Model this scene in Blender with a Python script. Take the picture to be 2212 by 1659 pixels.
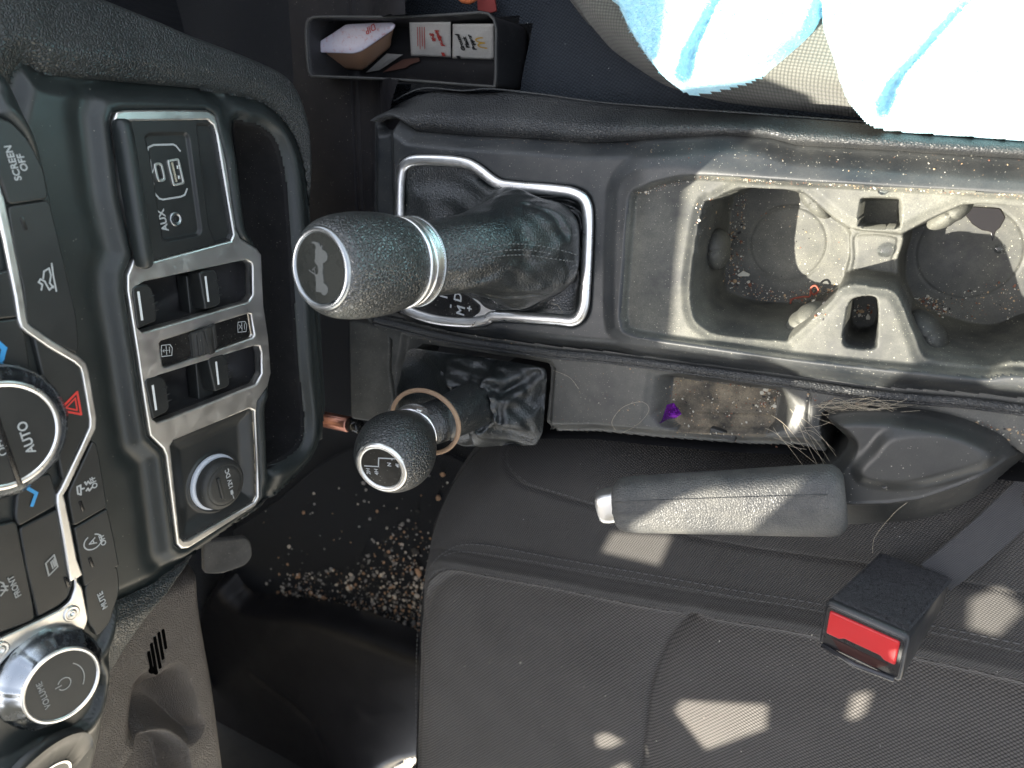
import bpy, bmesh, math, random
import numpy as np
from mathutils import Vector, Matrix
random.seed(7); rng = np.random.default_rng(7)
SC = bpy.context.scene
for o in list(bpy.data.objects): bpy.data.objects.remove(o)

# ------------------------------------------------------------------ camera
# car frame: +X to the rear of the car, +Y to the passenger side, +Z up, metres
FPX = 1597.0; HC = 0.47; VW, VH = 2212.0, 1659.0
def _n(v): v = np.array(v, float); return v/np.linalg.norm(v)
_Z = _n([-924, -500, 1597.]); _F = _n([-3079, 590, -1597.]); _X = _n(-_F + _Z*(_F@_Z)); _Y = np.cross(_Z, _X)
CAM = np.array([0, 0, HC])
cam = bpy.data.cameras.new('camera'); camo = bpy.data.objects.new('camera', cam); SC.collection.objects.link(camo)
R = Matrix([list(_X), list(_Y), list(_Z)])            # camera basis expressed in car frame
camo.matrix_world = Matrix.Translation(Vector(CAM)) @ R.to_4x4()
cam.sensor_width = 36; cam.lens = 36*FPX/VW; cam.clip_start = 0.01; cam.clip_end = 500
cam.dof.use_dof = True; cam.dof.focus_distance = 0.50; cam.dof.aperture_fstop = 11
SC.camera = camo

# ------------------------------------------------------------------ light
SUN = _n([0.054, 0.031, -0.080])                       # the way the sunlight travels
el = math.asin(-SUN[2]); az = math.atan2(-SUN[0], -SUN[1])
W = bpy.data.worlds.new('World'); SC.world = W; W.use_nodes = True
wn = W.node_tree.nodes; wl = W.node_tree.links
sky = wn.new('ShaderNodeTexSky'); sky.sky_type = 'NISHITA'; sky.sun_disc = False
sky.sun_elevation = el; sky.sun_rotation = az
sky.dust_density = 3.0; sky.ozone_density = .5
hs = wn.new('ShaderNodeHueSaturation'); hs.inputs['Saturation'].default_value = .42
wl.new(sky.outputs[0], hs.inputs['Color']); wl.new(hs.outputs[0], wn['Background'].inputs[0]); wn['Background'].inputs[1].default_value = 0.13
sl = bpy.data.lights.new('sun', 'SUN'); sl.energy = 5; sl.angle = math.radians(0.5); sl.color = (1, .93, .80)
so = bpy.data.objects.new('sun', sl); SC.collection.objects.link(so)
so.rotation_euler = Vector(SUN).to_track_quat('-Z', 'Y').to_euler()
SC.view_settings.view_transform = 'Standard'; SC.view_settings.look = 'None'
SC.view_settings.exposure = 2.35; SC.view_settings.gamma = 1

# ------------------------------------------------------------------ picking and helpers
def ray(px, py):
    d = np.array([px-VW/2, VH/2-py, -FPX]); return np.array([d@_X, d@_Y, d@_Z])
def at(px, py, v=0.0, ax='z'):
    r = ray(px, py); i = 'xyz'.index(ax); t = (v-CAM[i])/r[i]; return CAM + r*t
def ats(pts, v=0.0, ax='z'): return np.array([at(p[0], p[1], v, ax) for p in pts])
def S(a, b, x): t = np.clip((x-a)/(b-a), 0, 1); return t*t*(3-2*t)
def seglist(poly, closed):
    a = np.asarray(poly, float)
    b = np.roll(a, -1, 0) if closed else a[1:]
    if not closed: a = a[:-1]
    return a, b
def dl(poly, x, y, closed=False):
    a, b = seglist(poly, closed); d = np.full(x.shape, 1e9)
    for (ax_, ay), (bx, by) in zip(a, b):
        ex, ey = bx-ax_, by-ay; L = ex*ex+ey*ey+1e-18
        t = np.clip(((x-ax_)*ex+(y-ay)*ey)/L, 0, 1)
        d = np.minimum(d, (x-ax_-t*ex)**2+(y-ay-t*ey)**2)
    return np.sqrt(d)
def inside(poly, x, y):
    a, b = seglist(poly, True); c = np.zeros(x.shape, bool)
    for (ax_, ay), (bx, by) in zip(a, b):
        if ay == by: continue
        k = ((ay > y) != (by > y)) & (x < (bx-ax_)*(y-ay)/(by-ay)+ax_)
        c ^= k
    return c
def sd(poly, x, y):
    d = dl(poly, x, y, True); return np.where(inside(poly, x, y), d, -d)
def cr(pts, n=6, closed=True):
    """Catmull-Rom resample"""
    P = np.asarray(pts, float); N = len(P); out = []
    rngi = range(N) if closed else range(N-1)
    for i in rngi:
        p0 = P[(i-1) % N] if closed or i > 0 else P[0]; p1 = P[i]; p2 = P[(i+1) % N]
        p3 = P[(i+2) % N] if closed or i+2 < N else P[-1]
        for k in range(n):
            t = k/n
            out.append(.5*((2*p1)+(-p0+p2)*t+(2*p0-5*p1+4*p2-p3)*t*t+(-p0+3*p1-3*p2+p3)*t**3))
    if not closed: out.append(P[-1])
    return np.array(out)
def rc(pts, r, n=4):
    """round the corners of a closed polygon by radius r"""
    P = np.asarray(pts, float); N = len(P); out = []
    for i in range(N):
        p = P[i]; a = P[i-1]-p; b = P[(i+1) % N]-p; la = np.linalg.norm(a); lb = np.linalg.norm(b)
        q = min(r, la*.45, lb*.45); s = p+a/la*q; e = p+b/lb*q
        for k in range(n+1):
            t = k/n; out.append((1-t)**2*s+2*t*(1-t)*p+t*t*e)
    return np.array(out)
def resample(P, n, closed=True):
    P = np.asarray(P, float); Q = np.vstack([P, P[:1]]) if closed else P
    L = np.r_[0, np.cumsum(np.linalg.norm(np.diff(Q, axis=0), axis=1))]
    s = np.linspace(0, L[-1], n, endpoint=not closed)
    return np.stack([np.interp(s, L, Q[:, k]) for k in range(Q.shape[1])], 1)

class Plane:
    def __init__(s, o, u, v): s.o = np.array(o, float); s.u = _n(u); s.v = _n(v); s.n = np.cross(s.u, s.v)
    def w(s, a, b, c=0): a = np.asarray(a, float); return s.o + np.multiply.outer(a, s.u)+np.multiply.outer(np.asarray(b, float), s.v)+np.multiply.outer(np.asarray(c, float)+a*0, s.n)
    def pick(s, px, py, h=0):
        r = ray(px, py); t = ((s.o+s.n*h-CAM)@s.n)/(r@s.n); p = CAM+r*t-s.o; return np.array([p@s.u, p@s.v])
    def picks(s, pts, h=0): return np.array([s.pick(a, b, h) for a, b in pts])
    def M(s, a=0, b=0, c=0):
        o = s.w(a, b, c); m = Matrix.Identity(4)
        for k in range(3): m[k][0] = s.u[k]; m[k][1] = s.v[k]; m[k][2] = s.n[k]; m[k][3] = o[k]
        return m
TOP = Plane((0, 0, 0), (1, 0, 0), (0, 1, 0))
def topz(z): return Plane((0, 0, z), (1, 0, 0), (0, 1, 0))
XD = -.415; XP = -.37
DASH = Plane((XD, 0, 0), (0, 1, 0), (0, 0, 1))
POD = Plane((XP, 0, 0), (0, 1, 0), (0, 0, 1))

def link(ob, parent=None):
    SC.collection.objects.link(ob)
    if parent is not None:
        ob.parent = parent; ob.matrix_parent_inverse = Matrix.Translation(-parent_loc(parent))
    return ob
def parent_loc(p):
    v = Vector(p.location)
    return v
def mk(name, V, Fc, mat, parent=None, smooth=True, angle=None):
    me = bpy.data.meshes.new(name); V = np.asarray(V, float)
    me.from_pydata([tuple(v) for v in V], [], [tuple(int(i) for i in f) for f in Fc])
    if mat: me.materials.append(mat)
    me.update()
    if smooth: me.shade_smooth()
    if angle: me.set_sharp_from_angle(angle=math.radians(angle))
    return link(bpy.data.objects.new(name, me), parent)
def grid_mesh(name, P, keep, mat, parent):
    """P: (ny,nx,3) positions, keep: (ny-1,nx-1) bool"""
    ny, nx = P.shape[:2]; idx = np.arange(ny*nx).reshape(ny, nx)
    q = np.stack([idx[:-1, :-1], idx[:-1, 1:], idx[1:, 1:], idx[1:, :-1]], -1)[keep]
    used = np.unique(q); re = np.zeros(ny*nx, int); re[used] = np.arange(len(used)); q = re[q]
    V = P.reshape(-1, 3)[used]
    me = bpy.data.meshes.new(name); me.vertices.add(len(V)); me.vertices.foreach_set('co', V.ravel())
    me.loops.add(q.size); me.loops.foreach_set('vertex_index', q.ravel().astype(np.int32))
    me.polygons.add(len(q)); me.polygons.foreach_set('loop_start', (np.arange(len(q))*4).astype(np.int32))
    me.polygons.foreach_set('loop_total', np.full(len(q), 4, np.int32))
    me.update(calc_edges=True); me.validate()
    if mat: me.materials.append(mat)
    me.shade_smooth()
    return link(bpy.data.objects.new(name, me), parent)
def hf(name, plane, bb, step, fn, mat, parent=None, mask=None):
    a = np.arange(bb[0], bb[1]+step, step); b = np.arange(bb[2], bb[3]+step, step)
    A, B = np.meshgrid(a, b); Hh = fn(A, B)
    P = plane.o + A[..., None]*plane.u + B[..., None]*plane.v + Hh[..., None]*plane.n
    ac = (A[:-1, :-1]+A[1:, 1:])/2; bc = (B[:-1, :-1]+B[1:, 1:])/2
    keep = np.ones(ac.shape, bool) if mask is None else mask(ac, bc)
    return grid_mesh(name, P, keep, mat, parent)
def loft(name, rings, mat, parent=None, cap0=False, cap1=False, closed=True, angle=None):
    n = len(rings[0]); V = np.vstack(rings); Fc = []
    for i in range(len(rings)-1):
        for k in range(n if closed else n-1):
            a = i*n+k; b = i*n+(k+1) % n; Fc.append((a, b, b+n, a+n))
    if cap0: Fc.append(tuple(range(n-1, -1, -1)))
    if cap1: Fc.append(tuple(range((len(rings)-1)*n, len(rings)*n)))
    return mk(name, V, Fc, mat, parent, True, angle)
def basis(d):
    d = _n(d); u = np.cross(d, [0, 0, 1.]) if abs(d[2]) < .95 else np.cross(d, [1., 0, 0]); u = _n(u); return u, np.cross(d, u)
def rev(name, o, d, prof, mat, parent=None, n=64, cap0=False, cap1=False, angle=None, fn=None):
    """prof: list of (s along d, radius)"""
    d = _n(d); u, v = basis(d); t = np.linspace(0, 2*math.pi, n, endpoint=False)
    rings = []
    for s, r in prof:
        rr = r if fn is None else r+fn(t, s)
        rings.append(np.array(o)+d*s+np.outer(np.cos(t)*rr, u)+np.outer(np.sin(t)*rr, v))
    return loft(name, rings, mat, parent, cap0, cap1, True, angle)
def tube(name, pts, r, mat, parent=None, closed=False, n=8, flat=1.0, up=None, rad=None):
    P = np.asarray(pts, float); N = len(P); rings = []; t = np.linspace(0, 2*math.pi, n, endpoint=False)
    for i in range(N):
        d = P[(i+1) % N]-P[i-1] if closed else P[min(i+1, N-1)]-P[max(i-1, 0)]
        d = _n(d); w = np.array(up if up is not None else [0, 0, 1.])
        if abs(d@w) > .95 and up is None: w = np.array([0, 1., 0])
        u = _n(np.cross(d, w)); v = np.cross(u, d); rr = r if rad is None else rad[i]
        rings.append(P[i]+np.outer(np.cos(t)*rr, u)+np.outer(np.sin(t)*rr*flat, v))
    if closed: rings.append(rings[0]); return loft(name, rings, mat, parent)
    return loft(name, rings, mat, parent, True, True)
def plate(name, plane, outer, holes, h0, th, mat, parent=None, bev=.0006, angle=35):
    """flat polygon with holes, its face at height h0 above the plane, thickness th below it"""
    cu = bpy.data.curves.new(name, 'CURVE'); cu.dimensions = '2D'; cu.fill_mode = 'BOTH'
    for P in [outer]+list(holes):
        sp = cu.splines.new('POLY'); sp.points.add(len(P)-1); sp.use_cyclic_u = True
        for k, p in enumerate(P): sp.points[k].co = (p[0], p[1], 0, 1)
    bev = min(bev, th*.49); cu.extrude = th/2-bev; cu.bevel_depth = bev; cu.offset = -bev; cu.bevel_resolution = 2
    ob = bpy.data.objects.new(name, cu); SC.collection.objects.link(ob)
    dg = bpy.context.evaluated_depsgraph_get(); me = bpy.data.meshes.new_from_object(ob.evaluated_get(dg))
    bpy.data.objects.remove(ob); bpy.data.curves.remove(cu)
    me.name = name; me.transform(plane.M(0, 0, h0-th/2)); me.materials.clear(); me.materials.append(mat)
    me.shade_smooth(); me.set_sharp_from_angle(angle=math.radians(angle))
    return link(bpy.data.objects.new(name, me), parent)
def text(name, s, M, size, mat, parent=None, ext=.00012, align='CENTER', bold=0, shear=0, spacing=1.0):
    cu = bpy.data.curves.new(name, 'FONT'); cu.body = s; cu.size = size; cu.extrude = ext; cu.offset = bold
    cu.align_x = align; cu.align_y = 'CENTER'; cu.shear = shear; cu.space_line = .85; cu.space_character = spacing
    ob = bpy.data.objects.new(name, cu); SC.collection.objects.link(ob)
    dg = bpy.context.evaluated_depsgraph_get(); me = bpy.data.meshes.new_from_object(ob.evaluated_get(dg))
    bpy.data.objects.remove(ob); bpy.data.curves.remove(cu)
    me.name = name; me.transform(M); me.materials.clear(); me.materials.append(mat)
    return link(bpy.data.objects.new(name, me), parent)
def pm(plane, px, py, h=0, rot=0, pick_h=None):
    a, b = plane.pick(px, py, h if pick_h is None else pick_h)
    return plane.M(a, b, h) @ Matrix.Rotation(math.radians(rot), 4, 'Z')
def box(name, plane, c, sz, mat, parent=None, bev=.001, rot=0):
    """bevelled box centred at plane coords c=(a,b,h) with full sizes sz"""
    bm = bmesh.new(); bmesh.ops.create_cube(bm, size=1)
    bmesh.ops.scale(bm, vec=sz, verts=bm.verts)
    if bev: bmesh.ops.bevel(bm, geom=bm.edges[:], offset=bev, segments=3, profile=.5, affect='EDGES')
    me = bpy.data.meshes.new(name); bm.to_mesh(me); bm.free()
    me.transform(plane.M(*c) @ Matrix.Rotation(math.radians(rot), 4, 'Z')); me.materials.append(mat)
    me.shade_smooth(); me.set_sharp_from_angle(angle=math.radians(50))
    return link(bpy.data.objects.new(name, me), parent)
def hexa(name, q, mat, parent=None, bev=.002, seg=3):
    """box from 8 corners: q[0:4] one face ring, q[4:8] opposite"""
    bm = bmesh.new(); v = [bm.verts.new(tuple(p)) for p in q]
    for f in ((0, 1, 2, 3), (7, 6, 5, 4), (0, 4, 5, 1), (1, 5, 6, 2), (2, 6, 7, 3), (3, 7, 4, 0)): bm.faces.new([v[i] for i in f])
    bmesh.ops.recalc_face_normals(bm, faces=bm.faces)
    if bev: bmesh.ops.bevel(bm, geom=bm.edges[:], offset=bev, segments=seg, profile=.5, affect='EDGES')
    me = bpy.data.meshes.new(name); bm.to_mesh(me); bm.free(); me.materials.append(mat)
    me.shade_smooth(); me.set_sharp_from_angle(angle=math.radians(50))
    return link(bpy.data.objects.new(name, me), parent)
def strokes(name, plane, lines, w, h, mat, parent=None, th=.0003):
    """flat print: polylines (plane coords) of width w joined as one mark"""
    V = []; Fc = []
    for L in lines:
        L = np.asarray(L, float)
        for i in range(len(L)-1):
            d = L[i+1]-L[i]; l = np.linalg.norm(d)
            if l < 1e-9: continue
            d /= l; nrm = np.array([-d[1], d[0]])*w/2; a = L[i]-d*w*.4; b = L[i+1]+d*w*.4
            k = len(V)
            for p in (a-nrm, b-nrm, b+nrm, a+nrm): V.append(plane.w(p[0], p[1], h+.00001*(i % 7)))
            Fc.append((k, k+1, k+2, k+3))
    return mk(name, V, Fc, mat, parent, False)
def stitches(name, pts, mat, parent, dash=.0035, gap=.0016, r=.00045):
    """a run of sewn stitches lying along a 3D polyline"""
    P = np.asarray(pts, float); L = np.r_[0, np.cumsum(np.linalg.norm(np.diff(P, axis=0), axis=1))]
    V = []; Fc = []; s = 0
    def pos(x): return np.array([np.interp(x, L, P[:, k]) for k in range(3)])
    while s+dash < L[-1]:
        a = pos(s); b = pos(s+dash); d = _n(b-a); u = _n(np.cross(d, [0.1, 0.05, 1.])); v = np.cross(u, d)
        k = len(V); prof = ((0, .2, -.9), (.2, 1, 0), (.8, 1, 0), (1, .2, -.9))
        for f, rr, dz in prof:
            c = a+(b-a)*f+v*dz*r
            for q in range(6):
                an = q*math.pi/3; V.append(c+u*math.cos(an)*r*rr+v*math.sin(an)*r*rr)
        for j in range(3):
            for q in range(6): Fc.append((k+j*6+q, k+j*6+(q+1) % 6, k+(j+1)*6+(q+1) % 6, k+(j+1)*6+q))
        s += dash+gap
    o = mk(name, V, Fc, mat, parent); o['kind'] = 'stuff'; return o
def thing(name, label, cat, loc, group=None):
    o = bpy.data.objects.new(name, None); o.empty_display_size = .02; o.location = Vector(loc)
    SC.collection.objects.link(o); o['label'] = label; o['category'] = cat
    if group: o['group'] = group
    return o
def tag(o, label, cat, group=None, kind=None):
    o['label'] = label; o['category'] = cat
    if group: o['group'] = group
    if kind: o['kind'] = kind
    return o
def struct(o, label=None):
    o['kind'] = 'structure'
    if label: o['label'] = label
    return o

# ------------------------------------------------------------------ materials
class NT:
    def __init__(s, name):
        s.m = bpy.data.materials.new(name); s.m.use_nodes = True; s.t = s.m.node_tree; s.b = s.t.nodes['Principled BSDF']
        s.co = s.t.nodes.new('ShaderNodeTexCoord').outputs['Object']
    def n(s, t, **k):
        x = s.t.nodes.new(t)
        for a, v in k.items(): setattr(x, a, v)
        return x
    def l(s, a, b): s.t.links.new(a, b)
    def noise(s, sc, det=3, rough=.5, vec=None):
        x = s.n('ShaderNodeTexNoise'); x.inputs['Scale'].default_value = sc; x.inputs['Detail'].default_value = det
        x.inputs['Roughness'].default_value = rough; s.l(vec or s.co, x.inputs['Vector']); return x.outputs['Fac']
    def voro(s, sc, feat='F1', rand=1, dims='3D', vec=None, out='Distance'):
        x = s.n('ShaderNodeTexVoronoi'); x.voronoi_dimensions = dims; x.feature = feat; x.inputs['Scale'].default_value = sc
        x.inputs['Randomness'].default_value = rand; s.l(vec or s.co, x.inputs['Vector']); return x.outputs[out]
    def ramp(s, f, a, b, ca=(0, 0, 0, 1), cb=(1, 1, 1, 1)):
        x = s.n('ShaderNodeMapRange'); x.clamp = True; s.l(f, x.inputs[0]); x.inputs[1].default_value = a; x.inputs[2].default_value = b
        x.inputs[3].default_value = ca if not isinstance(ca, tuple) else 0; x.inputs[4].default_value = cb if not isinstance(cb, tuple) else 1
        return x.outputs[0]
    def math(s, op, a, b=None):
        x = s.n('ShaderNodeMath', operation=op)
        for i, v in enumerate((a, b)):
            if v is None: continue
            if isinstance(v, (int, float)): x.inputs[i].default_value = v
            else: s.l(v, x.inputs[i])
        return x.outputs[0]
    def mix(s, f, a, b):
        x = s.n('ShaderNodeMix', data_type='RGBA')
        for i, v in ((0, f), (6, a), (7, b)):
            if isinstance(v, (int, float)): x.inputs[i].default_value = v
            elif isinstance(v, tuple): x.inputs[i].default_value = (*v[:3], 1)
            else: s.l(v, x.inputs[i])
        return x.outputs[2]
    def bump(s, h, st, dist=.0004, prev=None):
        x = s.n('ShaderNodeBump'); x.inputs['Strength'].default_value = st; x.inputs['Distance'].default_value = dist
        s.l(h, x.inputs['Height'])
        if prev is not None: s.l(prev, x.inputs['Normal'])
        return x.outputs[0]
    def set(s, k, v):
        i = s.b.inputs[k]
        if isinstance(v, (int, float)): i.default_value = v
        elif isinstance(v, tuple): i.default_value = (*v[:3], 1)
        else: s.l(v, i)
def plastic(name, col, rough=.45, leather=0, cell=700, fine=.15, dust=0, speck=0, dustcol=(.23, .22, .185), spec=.5, dscale=18):
    m = NT(name); c = col
    nb = None
    if leather:
        wv = m.n('ShaderNodeVectorMath', operation='ADD'); nz = m.n('ShaderNodeTexNoise'); nz.inputs['Scale'].default_value = cell*.4
        m.l(m.co, nz.inputs['Vector']); sc = m.n('ShaderNodeVectorMath', operation='SCALE'); sc.inputs['Scale'].default_value = .9/cell
        m.l(nz.outputs['Color'], sc.inputs[0]); m.l(m.co, wv.inputs[0]); m.l(sc.outputs[0], wv.inputs[1])
        e = m.voro(cell, 'DISTANCE_TO_EDGE', vec=wv.outputs[0]); h = m.ramp(e, 0, .22)
        nb = m.bump(h, leather, .0006)
        lowf = m.noise(cell*.12, 3); nb = m.bump(lowf, .12, .0012, nb)
    if fine: nb = m.bump(m.noise(2600, 2), fine, .00012, nb)
    big = m.noise(9, 4, .6); base = m.mix(m.ramp(big, .3, .7), tuple(x*.8 for x in col), tuple(x*1.2 for x in col))
    r = m.ramp(m.noise(35, 5, .65), .3, .75, rough*.85, rough*1.25)
    if dust or speck:
        d1 = m.ramp(m.noise(dscale, 6, .7), .35, .75); d2 = m.ramp(m.noise(1500, 3, .8), .35, .7)
        f = m.math('MULTIPLY', m.math('MULTIPLY', d1, m.math('ADD', m.math('MULTIPLY', d2, .7), .4)), dust)
        if speck:
            v = m.voro(330, rand=1); v2 = m.voro(330, out='Color'); sep = m.n('ShaderNodeSeparateColor'); m.l(v2, sep.inputs[0])
            f2 = m.math('MULTIPLY', m.math('LESS_THAN', v, .13), m.math('GREATER_THAN', sep.outputs[0], 1-.16*speck))
            v = m.voro(900); v2 = m.voro(900, out='Color'); sep = m.n('ShaderNodeSeparateColor'); m.l(v2, sep.inputs[0])
            f3 = m.math('MULTIPLY', m.math('LESS_THAN', v, .2), m.math('GREATER_THAN', sep.outputs[1], 1-.12*speck))
            f = m.math('ADD', f, m.math('MULTIPLY', m.math('MAXIMUM', f2, f3), .9))
        f = m.math('MINIMUM', f, 1.0)
        base = m.mix(f, base, dustcol); r = m.math('ADD', r, m.math('MULTIPLY', f, .3))
    m.set('Base Color', base); m.set('Roughness', r); m.set('Specular IOR Level', spec)
    if nb is not None: m.set('Normal', nb)
    return m.m
def metal(name, col=(.62, .62, .61), rough=.25, dirt=.15, scratch=.1):
    m = NT(name); m.set('Metallic', 1.0)
    d = m.ramp(m.noise(220, 6, .75), .52, .75)
    m.set('Base Color', m.mix(m.math('MULTIPLY', d, dirt), col, (.12, .11, .09)))
    m.set('Roughness', m.math('ADD', m.ramp(m.noise(60, 5, .7), .3, .75, rough*.75, rough*1.35), m.math('MULTIPLY', d, .2)))
    if scratch: m.set('Normal', m.bump(m.noise(900, 3), scratch, .0001))
    return m.m
def flat(name, col, rough=.5, emit=0, spec=.4):
    m = NT(name)
    m.set('Base Color', m.mix(m.ramp(m.noise(900, 4, .7), .35, .7), tuple(x*.85 for x in col), col)); m.set('Roughness', rough); m.set('Specular IOR Level', spec)
    return m.m
def cloth(name, ca, cb, pitch, bump=.6, dims_vec=None, ang=30, lint=.5, asp=1.25):
    m = NT(name)
    mp = m.n('ShaderNodeMapping'); mp.inputs['Rotation'].default_value = (0, 0, math.radians(ang)); mp.inputs['Scale'].default_value = (1, asp, 1); m.l(m.co, mp.inputs[0])
    wv = m.n('ShaderNodeVectorMath', operation='ADD'); nz = m.n('ShaderNodeTexNoise'); nz.inputs['Scale'].default_value = 260
    m.l(mp.outputs[0], nz.inputs['Vector']); sc = m.n('ShaderNodeVectorMath', operation='SCALE'); sc.inputs['Scale'].default_value = .25*pitch
    m.l(nz.outputs['Color'], sc.inputs[0]); m.l(mp.outputs[0], wv.inputs[0]); m.l(sc.outputs[0], wv.inputs[1])
    d = m.voro(1/pitch, rand=0, dims='2D', vec=wv.outputs[0]); h = m.ramp(d, .2, .62, 1.0, 0.0)
    thread = m.noise(5000, 2)
    c = m.mix(h, ca, cb); c = m.mix(m.ramp(m.noise(14, 5, .65), .3, .75, 0.0, .25), c, cb)
    if lint:
        v = m.voro(260); v2 = m.voro(260, out='Color'); sep = m.n('ShaderNodeSeparateColor'); m.l(v2, sep.inputs[0])
        f = m.math('MULTIPLY', m.math('LESS_THAN', v, .1), m.math('GREATER_THAN', sep.outputs[0], 1-.05*lint)); c = m.mix(f, c, (.3, .3, .28))
    m.set('Base Color', c); m.set('Roughness', .95); m.set('Specular IOR Level', .12)
    m.set('Sheen Weight', .12)
    m.set('Normal', m.bump(thread, .3, .0002, m.bump(h, bump, .0006)))
    return m.m
M_dash = plastic('dash_plastic', (.019, .024, .024), .37, 0, fine=.35, dust=.05, speck=.15)
M_dashg = plastic('dash_grained', (.024, .028, .028), .34, .7, 520, dust=.08, speck=.1)
M_knee = plastic('knee_grained', (.055, .046, .041), .5, .8, 620, dust=.1)  # brown base raised to hold warm bounce light on the knee panel
M_cons = plastic('console_plastic', (.014, .017, .020), .42, 0, fine=.5, dust=.24, speck=1.0)
M_tray = plastic('tray_rubber', (.018, .020, .020), .62, 0, fine=.9, dust=.7, speck=1.3, dscale=11, dustcol=(.25, .245, .195))
M_ledge = plastic('ledge_plastic', (.019, .021, .021), .45, 0, fine=.5, dust=.5, speck=1.4)
M_vinyl = plastic('padded_vinyl', (.020, .022, .024), .42, .7, 520, dust=.18, speck=.6)
M_leather = plastic('knob_leather', (.016, .019, .019), .30, .60, 480, fine=.05, dust=.08, speck=.15, spec=.9)
M_boot = plastic('boot_leather', (.009, .012, .013), .30, .38, 480, spec=.8, dust=.10, speck=.6)
M_deep = plastic('deep_plastic', (.010, .010, .012), .6, 0, dust=.05, speck=.3)
M_black = plastic('gloss_black', (.006, .006, .007), .18, 0, fine=0, dust=.15, speck=1.2)
M_btn = plastic('button_plastic', (.018, .020, .020), .38, 0, fine=.1, dust=.05)
M_rub = plastic('rubber', (.013, .014, .014), .55, 0, fine=.3, dust=.2, speck=.3)
M_grip = plastic('brake_grip', (.036, .038, .040), .48, .45, 560, dust=.6, speck=0)
M_cover = plastic('brake_cover', (.014, .015, .015), .42, 0, fine=.4, dust=.12, speck=.6)
M_sil = metal('satin_silver', (.78, .77, .74), .36, .04)
M_chrome = metal('bright_trim', (.84, .84, .83), .32, .12)
M_dsil = metal('dark_silver', (.35, .37, .38), .3, .2)
M_copper = metal('copper', (.62, .30, .22), .35, .2)
M_white = flat('white_print', (.40, .42, .42), .5)
M_line = flat('line_print', (.75, .78, .78), .4)
M_kprint = flat('knob_print', (.30, .31, .30), .5)
M_gprint = flat('grey_print', (.10, .105, .10), .8, spec=.1)
M_red = flat('red_print', (.62, .05, .04), .5)
M_blue = flat('blue_print', (.05, .30, .62), .5)
M_ring = flat('pale_ring', (.62, .66, .72), .4)
M_bolster = cloth('seat_bolster_cloth', (.014, .0135, .013), (.072, .069, .066), .0017, .8, ang=20)
M_seat = cloth('seat_insert_cloth', (.012, .0115, .011), (.125, .117, .110), .0026, 1.0, ang=35)
M_pseat = cloth('passenger_cloth', (.05, .052, .046), (.12, .12, .105), .0021, .8, ang=10)
M_thread = flat('thread', (.11, .11, .11), .8)
M_thread2 = flat('boot_thread', (.12, .125, .12), .8)
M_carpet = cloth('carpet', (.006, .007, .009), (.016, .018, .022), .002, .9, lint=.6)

# ------------------------------------------------------------------ unseen roof slab added to block the sun, openings cut to place its patches
def sunproj(p, z):     # follow the sunlight up from p to height z
    t = (p[2]-z)/SUN[2]; return (np.array(p)-SUN*t*1.0)[:2]
GOBOZ = .62
def lit(pts, z): return [sunproj(at(a, b, z), GOBOZ) for a, b in pts]
big0 = [at(*p) for p in [(1417, -120, .028), (1415, 0, .028), (1407, 140, .028), (1404, 180, 0), (1612, 187, .0), (1650, 250, 0), (1605, 305, 0), (1540, 345, 0), (1458, 384, 0), (1440, 560, 0), (1425, 748, 0), (1560, 772, 0), (1583, 790, 0), (1605, 768, 0), (1645, 768, 0), (1672, 795, 0), (1690, 838, 0), (1850, 868, 0), (1985, 778, 0), (2105, 800, 0), (2118, 850, 0), (2212, 860, 0)]]
big = [sunproj(p, GOBOZ) for p in big0]
xe, ye = big[-1]; x0, y0 = big[0]
big = big+[np.array([.75, ye]), np.array([.75, .47]), np.array([x0, .47])]
openings = [np.array(big),
    np.array(lit([(1320, 1142), (1462, 1150), (1430, 1222), (1297, 1187)], -.035)),
    np.array(lit([(1915, 1385), (1962, 1408), (1957, 1462), (1903, 1430)], .055)),
    np.array(lit([(1662, 836), (1700, 843), (1762, 868), (1768, 886), (1712, 936), (1690, 925)], -.012)),
    np.array(lit([(1445, 1080), (1510, 1060), (1705, 1058), (1655, 1110), (1600, 1160), (1350, 1160), (1372, 1122)], .045)),
    np.array(lit([(1492, 1487), (1692, 1497), (1690, 1545), (1545, 1597), (1475, 1512)], -.055)),
    np.array(lit([(1850, 1480), (1912, 1467), (1900, 1512), (1880, 1527), (1840, 1527)], -.055)),
    np.array(lit([(1308, 1565), (1345, 1556), (1382, 1576), (1350, 1591), (1310, 1588)], -.055)),
    np.array(lit([(1397, 1597), (1409, 1585), (1424, 1613), (1400, 1613)], -.055)),
    np.array(lit([(1290, 1665), (1385, 1614), (1392, 1640), (1350, 1668)], -.055)),
    np.array(lit([(2065, 1300), (2150, 1262), (2205, 1320), (2140, 1385), (2060, 1360)], -.03)),
    np.array(lit([(2165, 1206), (2230, 1200), (2230, 1258), (2180, 1242)], -.02))]
gobo_pl = Plane((0, 0, GOBOZ), (1, 0, 0), (0, 1, 0))
M_gobo = plastic('gobo_grey', (.30, .295, .28), .9, 0)
gobo = plate('sun_gobo', gobo_pl, [(-2.3, -1.60), (.95, -1.60), (.95, .50), (-2.3, .50)], openings, .012, .012, M_gobo, None, .001)
struct(gobo, 'roof slab added out of view, openings cut to place the sun patches')

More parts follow.
